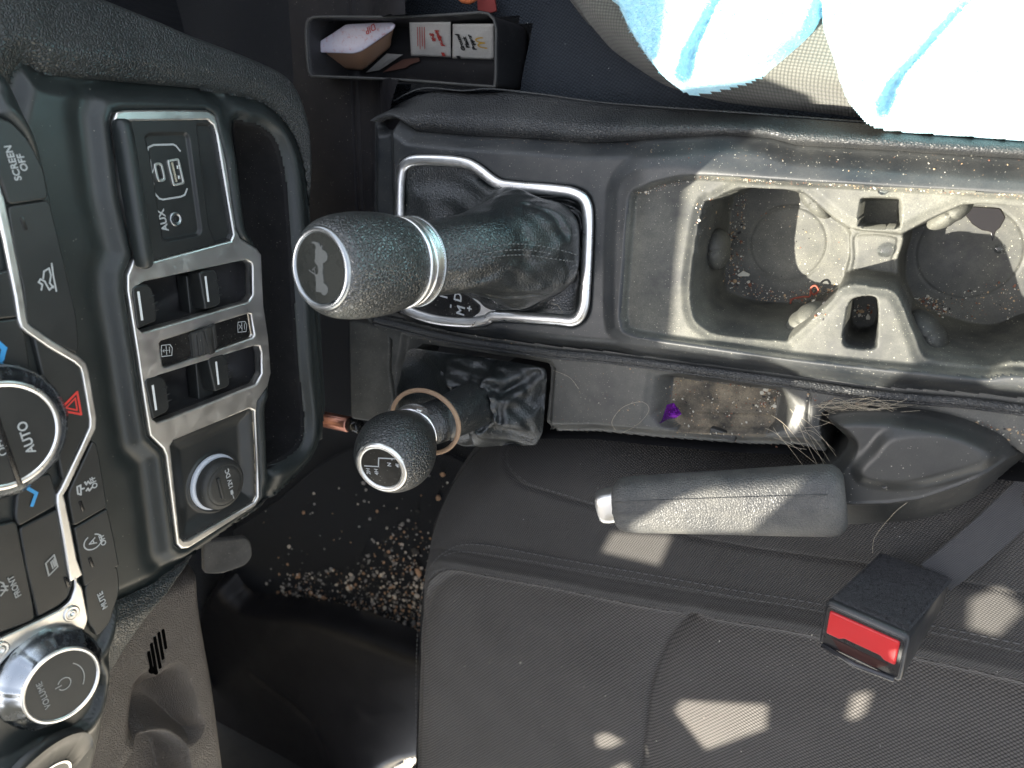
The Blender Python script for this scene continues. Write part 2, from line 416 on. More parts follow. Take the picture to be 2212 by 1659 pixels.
# ------------------------------------------------------------------ floor
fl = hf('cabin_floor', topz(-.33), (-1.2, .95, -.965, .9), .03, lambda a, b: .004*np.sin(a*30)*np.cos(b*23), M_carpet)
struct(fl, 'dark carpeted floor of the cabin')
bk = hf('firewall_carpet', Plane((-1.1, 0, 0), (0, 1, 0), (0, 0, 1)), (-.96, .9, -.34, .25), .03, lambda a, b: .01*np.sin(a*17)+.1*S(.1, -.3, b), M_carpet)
struct(bk, 'dark carpeted firewall at the front of the footwell')

# ================================================================== CENTRE CONSOLE
CON = thing('centre_console', 'black dusty centre console running between the two seats', 'console', at(1500, 700, -.2))
P0 = lambda pts, z=0: ats(pts, z)[:, :2]
out_top = P0([(777, 268), (811, 263), (818, 257), (848, 255), (864, 267), (884, 282), (998, 292), (1131, 298), (1264, 308), (1368, 303), (1560, 292), (1661, 299), (1717, 314), (1883, 323), (2212, 344), (2600, 366), (2640, 900), (2212, 870), (2086, 856), (1883, 844), (1681, 816), (1499, 792), (1317, 767), (1198, 755), (1064, 738), (964, 722), (864, 698), (808, 685), (776, 684)])
tub = P0(cr([(1322, 470), (1330, 395), (1377, 352), (1479, 343), (1531, 350), (2005, 388), (2212, 400), (2600, 425), (2600, 860), (2212, 838), (2130, 838), (1924, 812), (1721, 786), (1499, 752), (1400, 738), (1338, 722), (1318, 680)], 5))
inset = P0(cr([(1361, 471), (1369, 418), (1398, 402), (1440, 388), (1511, 379), (1721, 391), (2005, 407), (2212, 419), (2500, 437), (2500, 800), (2187, 803), (2126, 809), (2005, 799), (1762, 775), (1499, 740), (1369, 718), (1349, 693), (1347, 653)], 5))
RIM = cr([(1515, 451), (1543, 430), (1592, 407), (1650, 408), (1715, 412), (1738, 418), (1802, 471), (1838, 492), (1850, 496), (1935, 504), (1950, 504), (2005, 475), (2060, 450), (2098, 440), (2212, 446), (2290, 452), (2310, 600), (2290, 770), (2187, 784), (2126, 794), (2020, 782), (1992, 768), (1978, 730), (1962, 690), (1946, 650), (1925, 628), (1880, 620), (1843, 616), (1812, 626), (1794, 650), (1750, 694), (1705, 734), (1690, 740), (1560, 727), (1519, 711), (1494, 680), (1490, 600)], 4)
rim = P0(RIM)
ZF = -.075
f1 = ats(cr([(1584, 440), (1600, 412), (1715, 400), (1745, 428), (1795, 470), (1833, 505), (1831, 572), (1826, 606), (1774, 637), (1721, 653), (1641, 650), (1592, 637), (1568, 612), (1574, 491)], 4), ZF)[:, :2]
f2 = ats(cr([(1960, 511), (2010, 480), (2100, 440), (2180, 436), (2235, 450), (2240, 640), (2187, 685), (2126, 701), (2045, 681), (1984, 653), (1956, 612)], 4), ZF)[:, :2]
sad = ats(cr([(1846, 500), (1945, 505), (1938, 560), (1935, 606), (1925, 613), (1835, 608), (1828, 600), (1838, 560)], 4), -.04)[:, :2]
ringc = at(1701, 527, ZF)[:2]; ringc2 = at(2092, 545, ZF)[:2]
pock1 = P0(cr([(1857, 440), (1866, 427), (1935, 426), (1948, 440), (1947, 478), (1938, 494), (1862, 492), (1854, 480)], 4))
pock1f = ats([(1862, 432), (1940, 432), (1938, 488), (1862, 488)], -.03)[:, :2]
pock2 = P0(cr([(1839, 648), (1885, 640), (1897, 660), (1896, 735), (1886, 755), (1832, 752), (1820, 735), (1826, 690)], 4))
pock2f = ats(cr([(1848, 632), (1892, 632), (1890, 700), (1842, 700)], 3), -.045)[:, :2]
bez_o = cr([(856, 440), (858, 375), (868, 350), (895, 337), (964, 338), (1010, 344), (1040, 358), (1078, 386), (1114, 394), (1198, 401), (1248, 408), (1275, 430), (1282, 484), (1277, 617), (1270, 680), (1240, 704), (1198, 700), (1074, 693), (1052, 703), (1014, 708), (948, 702), (895, 688), (868, 672), (856, 640)], 4)
ob_o = P0(bez_o)
boot4 = P0(rc([(893, 748), (1035, 769), (1148, 786), (1172, 792), (1177, 806), (1176, 830), (1166, 935), (1155, 960), (1000, 960), (870, 900), (858, 840), (880, 760)], .004))
b4rec = P0(rc([(858, 724), (900, 730), (1180, 783), (1192, 800), (1180, 960), (1155, 985), (850, 985), (846, 800)], .006))
ash = ats(rc([(1412, 811), (1462, 806), (1600, 820), (1688, 836), (1720, 880), (1698, 932), (1676, 938), (1479, 938), (1425, 926), (1398, 900)], .004), -.006)[:, :2]
ashf = ats(rc([(1454, 816), (1600, 834), (1684, 846), (1672, 912), (1656, 934), (1480, 930), (1444, 902)], .003), -.018)[:, :2]
hbslot = ats(cr([(1775, 893), (1843, 884), (1930, 884), (2005, 893), (2126, 930), (2212, 980), (2280, 1030), (2200, 1060), (2000, 1080), (1800, 1010), (1778, 970)], 4), -.006)[:, :2]
def well(z, x, y, rimp, floorp, zf, soft=.35):
    dr = np.maximum(sd(rimp, x, y), 0); df = np.maximum(-sd(floorp, x, y), 0)
    w = dr/(dr+df+1e-9); w = np.where(dr <= 0, 0, w); e = (1-soft)*w+soft*S(0, 1, w)
    return z+(zf-z)*e
def ztop(x, y):
    z = np.zeros(x.shape); do = sd(out_top, x, y)
    z -= .010*(1-S(-.001, .012, do))+.004*(1-S(-.003, .001, do))
    xs = at(1335, 560)[0]; z += .0035*S(xs-.004, xs+.02, x)            # tray end stands a little higher
    dt = sd(tub, x, y); z += .0045*S(-.006, .006, dt)
    di = sd(inset, x, y); z -= .0075*S(-.0005, .0035, di)
    z -= .0012*np.exp(-((di-.0002)/.0006)**2)
    zi = z.copy()
    dr = sd(rim, x, y); z -= .0025*S(-.006, 0, dr)
    # wing plateaus slope a little towards the saddle
    zz = zi-.002
    za = well(z, x, y, rim, f1, ZF); zb = well(z, x, y, rim, f2, ZF); xm = at(1890, 560, -.04)[0]
    zw = np.where(x < xm, za, zb)
    ds = sd(sad, x, y); zs = np.where(ds > 0, -.040, -.040-.035*S(0, .004, -ds)); zs = zs-.001*np.exp(-((ds-.002)/.0007)**2)
    zsd = np.maximum(-.040-.001*np.exp(-((ds-.0025)/.0007)**2), -.003-dr*9); kk = S(.004, 0, -ds); zw2 = np.where((dr > 0) & (ds > -.004), zsd*kk+np.minimum(zw, zsd)*(1-kk), zw)
    r1 = np.hypot(x-ringc[0], y-ringc[1]); zw2 = np.where((zw2 < -.07), zw2-.0011*np.exp(-((r1-.0255)/.0009)**2)-.0005*S(.026, .024, r1), zw2)
    r2 = np.hypot(x-ringc2[0], y-ringc2[1]); zw2 = np.where((zw2 < -.07), zw2-.0006*np.exp(-((r2-.029)/.0007)**2), zw2)
    z = zw2
    z = well(z, x, y, pock1, pock1f, -.032); z = well(z, x, y, pock2, pock2f, -.045)
    db = sd(ob_o, x, y); z -= .0025*S(-.002, .0005, db); z = np.where(db > .004, z-.03*S(.004, .008, db), z)
    # front lip
    xf = at(860, 560)[0]; z -= .010*S(xf, xf-.012, x)
    z += .0006*np.sin(x*14+y*9)
    return z
bb = (out_top[:, 0].min(), .13, out_top[:, 1].min(), out_top[:, 1].max())
wellmask = lambda x, y: (sd(rim, x, y) > .0012)
hf('console_top', TOP, bb, .0009, ztop, M_cons, CON, lambda x, y: (sd(out_top, x, y) > -.004) & (sd(inset, x, y) < .0002) & (sd(ob_o, x, y) < .009))
hf('tray_insert', TOP, (inset[:, 0].min(), .13, inset[:, 1].min(), inset[:, 1].max()), .0007, ztop, M_tray, CON, lambda x, y: sd(inset, x, y) > -.0002)
# driver side ledge
led = P0([(776, 684), (808, 685), (864, 698), (964, 722), (1064, 738), (1198, 755), (1317, 767), (1499, 792), (1681, 816), (1883, 844), (2086, 856), (2212, 870), (2500, 900), (2500, 1080), (2212, 1010), (2150, 1040), (1900, 1010), (1831, 1003), (1760, 990), (1721, 978), (1600, 975), (1400, 958), (1280, 945), (1195, 943), (1166, 945), (1100, 950), (1000, 960), (870, 905), (848, 864), (838, 800), (841, 736)])
def zled(x, y):
    do = sd(led, x, y); z = -.006+x*0; lo = dl(P0([(1060, 955), (1166, 947), (1280, 947), (1400, 960), (1600, 977), (1721, 981), (1831, 1005), (1900, 1012)]), x, y)
    z = z-.012*(1-S(0, .011, lo))
    z = z-.006*S(-.001, .004, sd(b4rec, x, y))
    db = sd(boot4, x, y); z = np.where(db > .0005, z-.03*S(.0005, .004, db), z)
    z = z-.0015*S(-.006, 0, sd(ash, x, y)); z = well(z, x, y, ash, ashf, -.020, .5)
    tr = P0([(1480, 905), (1655, 912)]); z = z+.0015*np.exp(-(dl(tr, x, y)/.0012)**2)*(sd(ashf, x, y) > 0)
    d = sd(hbslot, x, y); z = np.where(d > 0, z-.06*S(0, .004, d), z-.001*np.exp(-(d/.003)**2))
    jn = P0([(1746, 862), (1742, 900), (1744, 940), (1760, 985)]); z = z-.0015*np.exp(-(dl(jn, x, y)/.0009)**2)
    return z+.0005*np.sin(x*25)
hf('driver_side_ledge', TOP, (led[:, 0].min(), .12, led[:, 1].min(), led[:, 1].max()), .0009, zled, M_ledge, CON, lambda x, y: (sd(led, x, y) > -.001) & (sd(boot4, x, y) < .004) & (sd(ashf, x, y) < .0004))
hf('side_tray', TOP, (ashf[:, 0].min()-.002, ashf[:, 0].max()+.002, ashf[:, 1].min()-.002, ashf[:, 1].max()+.002), .0007, zled, plastic('dusty_tray', (.035, .032, .026), .8, 0, fine=1, dust=1.6, speck=1.5, dustcol=(.19, .16, .115), dscale=60), CON, lambda x, y: sd(ashf, x, y) > -.0006)
# padded vinyl strip between top and ledge
seam3 = np.array([(806, 689), (864, 703), (964, 728), (1064, 745), (1198, 762), (1317, 773), (1499, 797), (1681, 822), (1883, 851), (2086, 868), (2212, 884), (2400, 905)], float)
c3 = cr(ats(seam3, -.003), 5, False)
tube('padded_edge_strip', c3, .0026, M_vinyl, CON, n=12, flat=.8)
tube('padded_edge_strip', cr(ats(seam3+[0, 9], -.005), 5, False), .0016, M_vinyl, CON, n=10)
# passenger side pad
s2 = [(806, 264), (812, 262), (818, 257), (848, 255), (864, 267), (884, 282), (998, 292), (1131, 298), (1264, 308), (1368, 303), (1560, 292), (1661, 299), (1717, 314), (1883, 323), (2212, 344), (2500, 362)]
s1 = [(806, 256), (813, 247), (824, 238), (844, 222), (884, 200), (924, 190), (998, 196), (1061, 192), (1180, 205), (1317, 223), (1600, 243), (1883, 265), (2212, 285), (2500, 305)]
A = resample(P0(s2), 130, False); B = resample(ats(s1, -.02)[:, :2], 130, False)
rings = []
for f in np.linspace(0, 1, 15):
    xy = A*(1-f)+B*f; x = xy[:, 0]
    ridge = .003+.006*S(at(1560, 270)[0], at(1700, 270)[0], x)
    zz = -.009+ridge*(1-(1-min(f/.22, 1))**2)*2-(.0+.024*S(.3, 1.0, f)*1.0)
    if f > .99: zz = zz*0-.045
    rings.append(np.c_[xy, zz+x*0])
rings.append(np.c_[B+[0, .004], np.full(len(B), -.12)])
loft('passenger_side_pad', rings, M_vinyl, CON, closed=False)
tube('pad_seam', cr(ats(s1[3:], -.019), 4, False), .0006, M_vinyl, CON, n=6)
pk_in = ats([(662, 62), (668, 44), (690, 37), (864, 37), (1038, 27), (1071, 55), (1069, 180), (860, 172), (670, 160)], -.022)[:, :2]
def zcar(x, y): return -.055-.02*S(.03, .1, y)-.20*S(.13, .26, y)
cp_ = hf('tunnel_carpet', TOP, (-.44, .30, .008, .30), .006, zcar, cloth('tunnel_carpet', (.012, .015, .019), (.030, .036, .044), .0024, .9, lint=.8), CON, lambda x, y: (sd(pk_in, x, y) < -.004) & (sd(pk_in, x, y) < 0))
# console side skirts down to the floor
sk = ats([(870, 905), (1000, 962), (1100, 953), (1166, 948), (1280, 948), (1400, 961), (1600, 978), (1721, 982), (1831, 1006), (1900, 1013), (2100, 1030), (2400, 1060)], -.018)
loft('driver_side_skirt', [sk, sk+[0, .002, -.02], sk*[1, 1, 0]+[0, .006, -.2], sk*[1, 1, 0]+[0, .006, -.33]], M_deep, CON, closed=False)
# front tunnel cover between the dashboard and the console
tc = at(740, 500, -.02)
def ztun(a, b):
    z = -.012-.03*S(-.36, -.42, a)+a*0
    for px, dd in ((735, .0015), (748, .001), (815, .001)):
        z = z-dd*S(.0015, 0, np.abs(a-at(px, 450, -.02)[0]))
    z = z+.003*S(at(774, 450)[0]-.001, at(774, 450)[0]+.001, a)
    z = z-.09*S(.13, .15, b)-.08*S(-.135, -.16, b-0*a)
    return z
hf('tunnel_cover', TOP, (-.50, at(862, 450)[0]+.002, -.17, .16), .0012, ztun, plastic('tunnel_plastic', (.0045, .004, .0055), .6, 0, dust=.05, speck=.3, spec=.25), CON, lambda x, y: (sd(out_top, x, y) < .012) & (sd(pk_in, x, y) < 0) & ((y < .02) | (x < at(815, 240)[0]+.6*(y-.02))))
fpan = rc(P0([(752, 690), (838, 712), (842, 740), (840, 800), (850, 868), (835, 905), (806, 912), (757, 905)], -.02), .004)
plate('front_side_panel', topz(-.02), fpan, [], 0, .03, M_ledge, CON, .002)

# gear selector trim
P1 = topz(.0)
cen = cr([(863, 440), (866, 378), (875, 356), (900, 346), (964, 347), (1006, 353), (1033, 366), (1074, 396), (1114, 404), (1198, 411), (1240, 418), (1264, 437), (1270, 484), (1265, 617), (1259, 668), (1240, 692), (1198, 690), (1074, 683), (1050, 691), (1014, 697), (948, 692), (898, 678), (876, 664), (864, 630)], 6)
tube('gear_surround_trim', ats(cen, .0015), .0040, M_chrome, CON, True, 14, flat=.75)
gp = rc(P0([(885, 600), (960, 600), (1014, 640), (1038, 661), (1036, 675), (1014, 690), (984, 688), (908, 679), (888, 664)], .0005), .002)
plate('gear_position_plate', topz(.0), gp, [], .0005, .003, M_black, CON, .0004)
plate('plate_surround', topz(.0), P0([(880, 655), (893, 682), (980, 698), (1050, 697), (1075, 688), (1110, 684), (1060, 668), (1048, 655), (1030, 640), (1010, 630)], 0), [], -.0004, .002, M_chrome, CON, .0005)
for s, px, py, sz in (('N', 960, 634, .0095), ('D', 990, 642, .0095), ('M', 996, 671, .0100), ('-', 972, 661, .009), ('+', 1015, 667, .008)):
    q = at(px, py, .0008); PLt = Plane((q[0], q[1], .0008), (.13, 1, 0), (-1, .13, 0))
    text('gear_letter', s, PLt.M(), sz, M_white, CON, .0001, bold=.0002)
# clips in the cup holders
def lens(name, px, py, z, rx, ry, rz, ang, mat, par, slit=True):
    c = at(px, py, z); bm = bmesh.new(); bmesh.ops.create_uvsphere(bm, u_segments=28, v_segments=18, radius=1)
    for v in bm.verts:
        k = 1
        if slit: k = 1-.10*math.exp(-(v.co.y/.06)**2)
        v.co = Vector((v.co.x*rx*k, v.co.y*ry, v.co.z*rz*k))
    me = bpy.data.meshes.new(name); bm.to_mesh(me); bm.free()
    me.transform(Matrix.Translation(Vector(c)) @ Matrix.Rotation(math.radians(ang), 4, 'Z')); me.materials.append(mat); me.shade_smooth()
    return link(bpy.data.objects.new(name, me), par)
for a in ((1552, 538, -.045, .008, .014, .016, 5), (1738, 690, -.035, .008, .0155, .016, -42), (2006, 716, -.035, .008, .0155, .017, 42), (1762, 436, -.028, .006, .013, .014, 48), (2052, 462, -.028, .006, .013, .014, -50)):
    lens('grip_finger', *a, M_tray, CON)
# slide rail clip in the ledge recess
c = at(1562, 938, -.012); box('recess_clip', TOP, (c[0], c[1], -.013), (.018, .005, .006), M_rub, CON, .001, -8)

# ================================================================== GEAR LEVER
foot = at(1140, 548, 0); zc = .19; capc = at(692, 580, zc); ax = _n(foot-capc)
GL = thing('gear_lever', 'large black leather gear lever with a silver collar and vehicle emblem on its round cap', 'gear lever', foot)
kr = .0282
prof = [(.0005, .0214), (.0022, .0233), (.006, .0253), (.012, .0269), (.022, .0281), (.032, .0283), (.042, .0278), (.050, .0268), (.0555, .0256)]
pf = cr(prof, 4, False)
rev('knob', capc, ax, [tuple(p) for p in pf], M_leather, GL, 96)
rev('cap_ring', capc, ax, [(.004, .0178), (-.0006, .0178), (-.0014, .0184), (-.0014, .0203), (-.0004, .0212), (.002, .0216)], M_dsil, GL, 96)
CAPP = Plane(capc, *[(lambda: None)]*0, u=(0, 0, 0), v=(0, 0, 0)) if False else None
fwd = _n(np.array([-1., 0, 0])-(-ax)*((-ax)@np.array([-1., 0, 0])))       # towards the dashboard, in the cap's plane
KP = Plane(capc, np.cross(fwd, -ax), fwd)
# plane normal must leave the knob
if KP.n @ (-ax) < 0: KP = Plane(capc, -KP.u, fwd)
th = np.linspace(0, 2*math.pi, 72, endpoint=False)
disc = lambda r: np.c_[np.cos(th)*r, np.sin(th)*r]
plate('cap_face', KP, disc(.0179), [], .0002, .002, plastic('cap_face', (.018, .020, .018), .25, 0, fine=0, dust=.1, spec=.15), GL, .0003)
def Z7(pts): return [(630.9+a*.17361, 438.9+b*.17361) for a, b in pts]
car_sil = KP.picks(Z7([(245, 480), (265, 475), (335, 492), (350, 530), (362, 545), (366, 520), (378, 530), (376, 580), (405, 590), (435, 625), (445, 670), (432, 715), (405, 742), (385, 745), (388, 800), (382, 860), (392, 930), (395, 995), (425, 1015), (450, 1060), (445, 1115), (420, 1145), (390, 1148), (372, 1130), (365, 1110), (340, 1105), (310, 1105), (298, 1090), (300, 990), (292, 900), (296, 885), (325, 880), (330, 840), (318, 780), (290, 745), (278, 712), (290, 690), (288, 600), (300, 540), (285, 510), (248, 500)]), .0004)
plate('vehicle_emblem', KP, car_sil, [], .0006, .0005, M_gprint, GL, .0001)
strokes('vehicle_emblem_steering', KP, [KP.picks(Z7([(296, 885), (225, 835)])), KP.picks(Z7([(265, 830), (300, 795)])), KP.picks(Z7([(282, 812), (296, 850), (300, 900)]))], .0007, .0006, M_gprint, GL)
# collar
nk = 120
def kn(t, s): return .00035*np.sin(t*nk/1.0)*np.cos(s*5200)
rev('collar', capc, ax, [(.0550, .0249), (.0556, .0262), (.0570, .0264), (.0580, .0256), (.0610, .0254), (.0616, .0258)], M_chrome, GL, 96)
rev('knurled_ring', capc, ax, [(s, .0258) for s in np.linspace(.0616, .0672, 12)], M_chrome, GL, 480, fn=kn)
rev('collar_lip', capc, ax, [(.0672, .0256), (.0676, .0264), (.0688, .0264), (.0692, .024), (.0690, .018)], M_dsil, GL, 96)
u1, v1 = basis(ax)
q = at(846, 465, .12); d0 = q-capc; d0 = _n(d0-ax*(d0@ax)); cb = capc+ax*.0592+d0*.0252
rev('release_button', cb, d0, [(0, .0034), (.0010, .0034), (.0016, .0026), (.0017, 0.0001)], M_dsil, GL, 24)
# boot: loft of rings from collar to surround
def ring3(px, py, z, rx, ry, axis, tilt=0, n=96):
    c = at(px, py, z); u, v = basis(axis); t = np.linspace(0, 2*math.pi, n, endpoint=False)
    return c, u, v, t
inner = cr([(871, 440), (873, 380), (880, 361), (902, 354), (964, 355), (1000, 360), (1026, 373), (1068, 403), (1110, 411), (1198, 419), (1234, 426), (1256, 442), (1261, 484), (1256, 617), (1250, 662), (1234, 682), (1198, 681), (1074, 675), (1046, 668), (1030, 650), (1000, 640), (940, 630), (872, 620)], 6)
NB = 160
inn = resample(ats(inner, -.0015), NB)
def align(ringpts, c, u, v, rx, ry):
    out = []
    for p in ringpts: pass
    return out
cen0 = capc+ax*.068
# centre line of the sleeve as it leaves the collar and folds down to the surround
cl = [cen0, at(1010, 548, .088), at(1060, 543, .062), at(1105, 540, .040), at(1135, 540, .020), at(1130, 535, .004)]
cl = cr(cl, 5, False); NR = len(cl)
# angle of each target point seen from the base centre
bc = at(1130, 535, 0); ang = np.arctan2(inn[:, 1]-bc[1], inn[:, 0]-bc[0])
rings = []
for i in range(NR+10):
    if i < NR:
        f = i/(NR-1); c = cl[i]; d = _n(cl[min(i+1, NR-1)]-cl[max(i-1, 0)]); d = _n(d*(1-f*.5)+ax*f*.0+np.array([0, 0, -1])*f*.6)
        uu = _n(np.array([1., 0, 0])-d*d[0]); vv = np.cross(-d, uu)
        if vv[1] < 0: vv = -vv
        r = .0215+.0165*S(0, .9, f)
        r = np.full(NB, r)
        r = r*(1+.05*f*np.sin(3*ang+1)+.06*f*np.sin(5*ang-2))
        R3 = c+np.outer(np.cos(ang)*r, uu)+np.outer(np.sin(ang)*r*(1.0+.06*f), vv)
        R3 += np.outer(.0016*f*np.sin(i*.9+2*np.sin(ang*2)), d)*0
        rings.append(R3); last = R3
    else:
        f = (i-NR+1)/10; R3 = last*(1-f)+inn*f
        sag = -.0015*math.sin(math.pi*f); R3 = R3+np.array([0, 0, 1.])*(sag+.0035*math.sin(math.pi*f)*np.sin(ang*7+f*3))[:, None] if False else R3+np.c_[np.zeros((NB, 2)), sag+.003*math.sin(math.pi*f)*np.sin(ang*6+f*2.5)]
        rings.append(R3)
# soft creases
G = np.array(rings)
dn = np.linspace(0, 1, G.shape[0])[:, None]; aa = ang[None, :]
wr = .0011*np.sin(aa*9+5*np.sin(aa*2+dn*6)+dn*14)*S(.15, .5, dn)+.0009*np.sin(aa*4-dn*26+2*np.sin(aa*3))*S(.1, .5, dn)
G = G+(_n(CAM-at(1120, 545, .03))[None, None, :])*wr[..., None]
def surf(G, px, py):
    r = _n(ray(px, py)); V = G.reshape(-1, 3)-CAM; t = V@r; d = np.linalg.norm(V-np.outer(t, r), axis=1)
    c = np.where(d < .003)[0]
    if len(c) == 0: c = [np.argmin(d)]
    return G.reshape(-1, 3)[c[np.argmin(t[c])]]
def crease(G, line, w, dep):
    """press a fold of half width w and depth dep along a line drawn on the leather"""
    P = np.array([surf(G, *p) for p in cr(line, 4, False)])
    for _ in range(2): P[1:-1] = (P[:-2]+P[1:-1]+P[2:])/3
    d = np.full(G.shape[:-1], 1e9); nrm = _n(CAM-P.mean(0))
    for a, b in zip(P[:-1], P[1:]):
        L = b-a; t = np.clip(((G-a)@L)/(L@L+1e-12), 0, 1); d = np.minimum(d, np.linalg.norm(G-a-t[..., None]*L, axis=-1))
    return G-nrm*(dep*np.exp(-(d/w)**2)-dep*.5*np.exp(-((d-w*1.9)/(w*.9))**2))[..., None]
for line, w, dp in (([(1140, 436), (1168, 446), (1198, 462), (1212, 486), (1226, 505)], .0034, .0060), ([(1125, 445), (1160, 468), (1180, 500), (1205, 520)], .004, .0022),
    ([(1095, 575), (1060, 596), (1020, 610), (975, 617)], .0034, .0032), ([(1120, 556), (1155, 578), (1180, 605), (1200, 632)], .0036, .0036), ([(1165, 548), (1190, 575), (1215, 612)], .0030, .0028),
    ([(1010, 636), (1080, 648), (1150, 645), (1205, 640)], .003, .0035), ([(1112, 440), (1109, 480), (1110, 522)], .0030, -.0020), ([(952, 480), (975, 500), (985, 520)], .0024, .0012), ([(1000, 462), (1030, 480), (1045, 505)], .003, .0014),
    ([(1060, 452), (1072, 480), (1070, 510)], .0028, .0012), ([(1225, 530), (1240, 560), (1236, 600)], .003, .003), ([(905, 400), (960, 390), (1010, 410), (1040, 440)], .006, .003), ([(1100, 600), (1130, 618), (1160, 622)], .0045, .0024), ([(985, 590), (1020, 580), (1050, 585)], .0025, .0010)):
    G = crease(G, line, w, dp)
GB = loft('gear_boot', list(G), M_boot, GL)
ss = GB.modifiers.new('smooth', 'SUBSURF'); ss.levels = 1; ss.render_levels = 1
# stitched seams down the boot
def onboot(px, py):
    # nearest ring vertex along the view ray
    r = _n(ray(px, py)); V = G.reshape(-1, 3)-CAM; t = V@r; d = np.linalg.norm(V-np.outer(t, r), axis=1)
    c = np.where(d < .004)[0]
    if len(c) == 0: c = [np.argmin(d)]
    k = c[np.argmin(t[c])]; return CAM+r*(t[k]-.0008)
for seam in ([(958, 552), (1000, 547), (1050, 536), (1100, 527), (1150, 529), (1200, 537), (1250, 552)], [(958, 561), (1000, 558), (1050, 547), (1100, 540), (1150, 541), (1200, 550)], [(960, 575), (1000, 571), (1050, 558), (1100, 551), (1150, 552), (1200, 560), (1245, 565)]):
    P = [onboot(*p) for p in cr(seam, 5, False)]; P = np.array(P)
    for _ in range(3): P[1:-1] = (P[:-2]+P[1:-1]*2+P[2:])/4
    stitches('boot_stitching', P, M_thread2, GL, .0026, .0012, .00035)

# ================================================================== TRANSFER LEVER
kc = at(827, 1006, .122); kb = at(891, 934, .078); a4 = _n(kb-kc); L4 = np.linalg.norm(kb-kc)
TL = thing('transfer_lever', 'small egg shaped black shift lever with 2H 4H N 4L printed on its round cap', 'shift lever', at(1060, 870, -.01))
# cap faces the upper rear of the cabin more than the lever's own line
prof4 = cr([(-.0020, .0185), (.000, .0208), (.006, .0245), (.014, .0270), (.022, .0272), (.030, .0250), (.038, .0215), (L4, .0178)], 4, False)
rev('knob', kc, a4, [tuple(p) for p in prof4], M_leather, TL, 80)
rev('cap_ring', kc, a4, [(.002, .0143), (-.0028, .0143), (-.0036, .0150), (-.0036, .0172), (-.0026, .0182), (.001, .0186)], metal('pale_metal', (.8, .8, .77), .35, .1), TL, 80)
f4 = _n(np.array([-1., 0, 0])-a4*(a4@np.array([-1., 0, 0]))); KP4 = Plane(kc, np.cross(f4, -a4), f4)
if KP4.n @ (-a4) < 0: KP4 = Plane(kc, -KP4.u, f4)
plate('cap_face', KP4, disc(.0144), [], .0026, .002, plastic('cap_face2', (.022, .021, .018), .22, 0, fine=0, dust=.3, speck=1, spec=.25), TL, .0003)
Z6 = lambda pts: [(740.6+a*.16533, 822.9+b*.16533) for a, b in pts]
H4 = .0030
strokes('shift_pattern', KP4, [KP4.picks(Z6(l), H4) for l in ([(285, 1110), (345, 1113)], [(345, 1113), (465, 1120)], [(465, 1120), (468, 1008)], [(468, 1008), (790, 1022)], [(645, 1015), (640, 1030)])], .0008, H4, M_white, TL)
for s, x, y in (('2H', 334, 1180), ('4H', 440, 1188), ('N', 608, 1092), ('4L', 716, 1098)):
    m = pm(KP4, *Z6([(x, y)])[0], H4+.0001); text('cap_letter', s, m, .0039, M_white, TL, .00008, bold=.00004)
rev('collar', kb, a4, [(-.001, .0172), (-.0005, .0186), (.0010, .0188), (.0018, .0182), (.0050, .0180)], M_chrome, TL, 80)
rev('knurled_ring', kb, a4, [(s, .0182) for s in np.linspace(.0050, .0075, 6)], M_chrome, TL, 320, fn=lambda t, s: .0003*np.sin(t*90)*np.cos(s*5000))
rev('collar_lip', kb, a4, [(.0075, .0182), (.0080, .0186), (.0088, .0184), (.009, .015)], M_dsil, TL, 80)
ncb = _n(at(890, 895, .09)-kb); ncb = _n(ncb-a4*(ncb@a4)); rev('release_button', kb+a4*.003+ncb*.0178, ncb, [(0, .0026), (.001, .0026), (.0014, .002), (.0015, .0001)], M_chrome, TL, 20)
sl4 = cr([kb+a4*.006, at(950, 908, .058), at(988, 892, .040), at(1020, 876, .022), at(1046, 866, .006)], 5, False)
tube('lever_sleeve', sl4, .015, M_boot, TL, n=40, rad=[.0150+.004*i/len(sl4) for i in range(len(sl4))])
inn4 = resample(ats(rc([(893, 752), (1035, 771), (1148, 788), (1178, 795), (1182, 810), (1172, 936), (1158, 962), (1000, 964), (866, 904), (856, 840), (878, 758)], .004), -.010), 120)
bc4 = at(1050, 862, 0); an4 = np.arctan2(inn4[:, 1]-bc4[1], inn4[:, 0]-bc4[0]); rings = []
for i, f in enumerate(np.linspace(0, 1, 26)):
    c = at(1020, 876, .022)*(1-f)+at(1055, 862, -.005)*f; rr = .0172+.006*f
    base = c+np.c_[np.cos(an4)*rr, np.sin(an4)*rr, np.zeros(120)]
    k = S(0, 1, f)**1.0; P = base*(1-k)+inn4*k
    env = math.sin(math.pi*min(1, f*1.02))
    P[:, 2] += .016*env*(1-f)+.0095*env*(np.sin(an4*5+3.2*f+1)+.6*np.sin(an4*9-4*f))*.8
    rings.append(P)
G4 = np.array(rings)
for line, w, dp in (([(950, 806), (985, 803), (1024, 820), (1044, 834), (1034, 862)], .0032, .0055), ([(1048, 836), (1080, 845), (1120, 826), (1164, 810)], .0034, .0055), ([(1081, 850), (1088, 875), (1076, 905)], .0026, .0040), ([(1012, 876), (1030, 895), (1050, 906)], .0026, .0035),
    ([(1098, 856), (1125, 862), (1152, 880)], .0024, .0032), ([(1110, 880), (1135, 905), (1150, 930)], .0026, .003), ([(985, 780), (1030, 790), (1080, 800)], .004, .003), ([(1060, 870), (1056, 900), (1040, 925)], .0024, .003), ([(1125, 800), (1140, 830), (1146, 860)], .003, .0025)):
    G4 = crease(G4, line, w, dp)
o = loft('lever_boot', list(G4), M_boot, TL); o.modifiers.new('smooth', 'SUBSURF').render_levels = 1
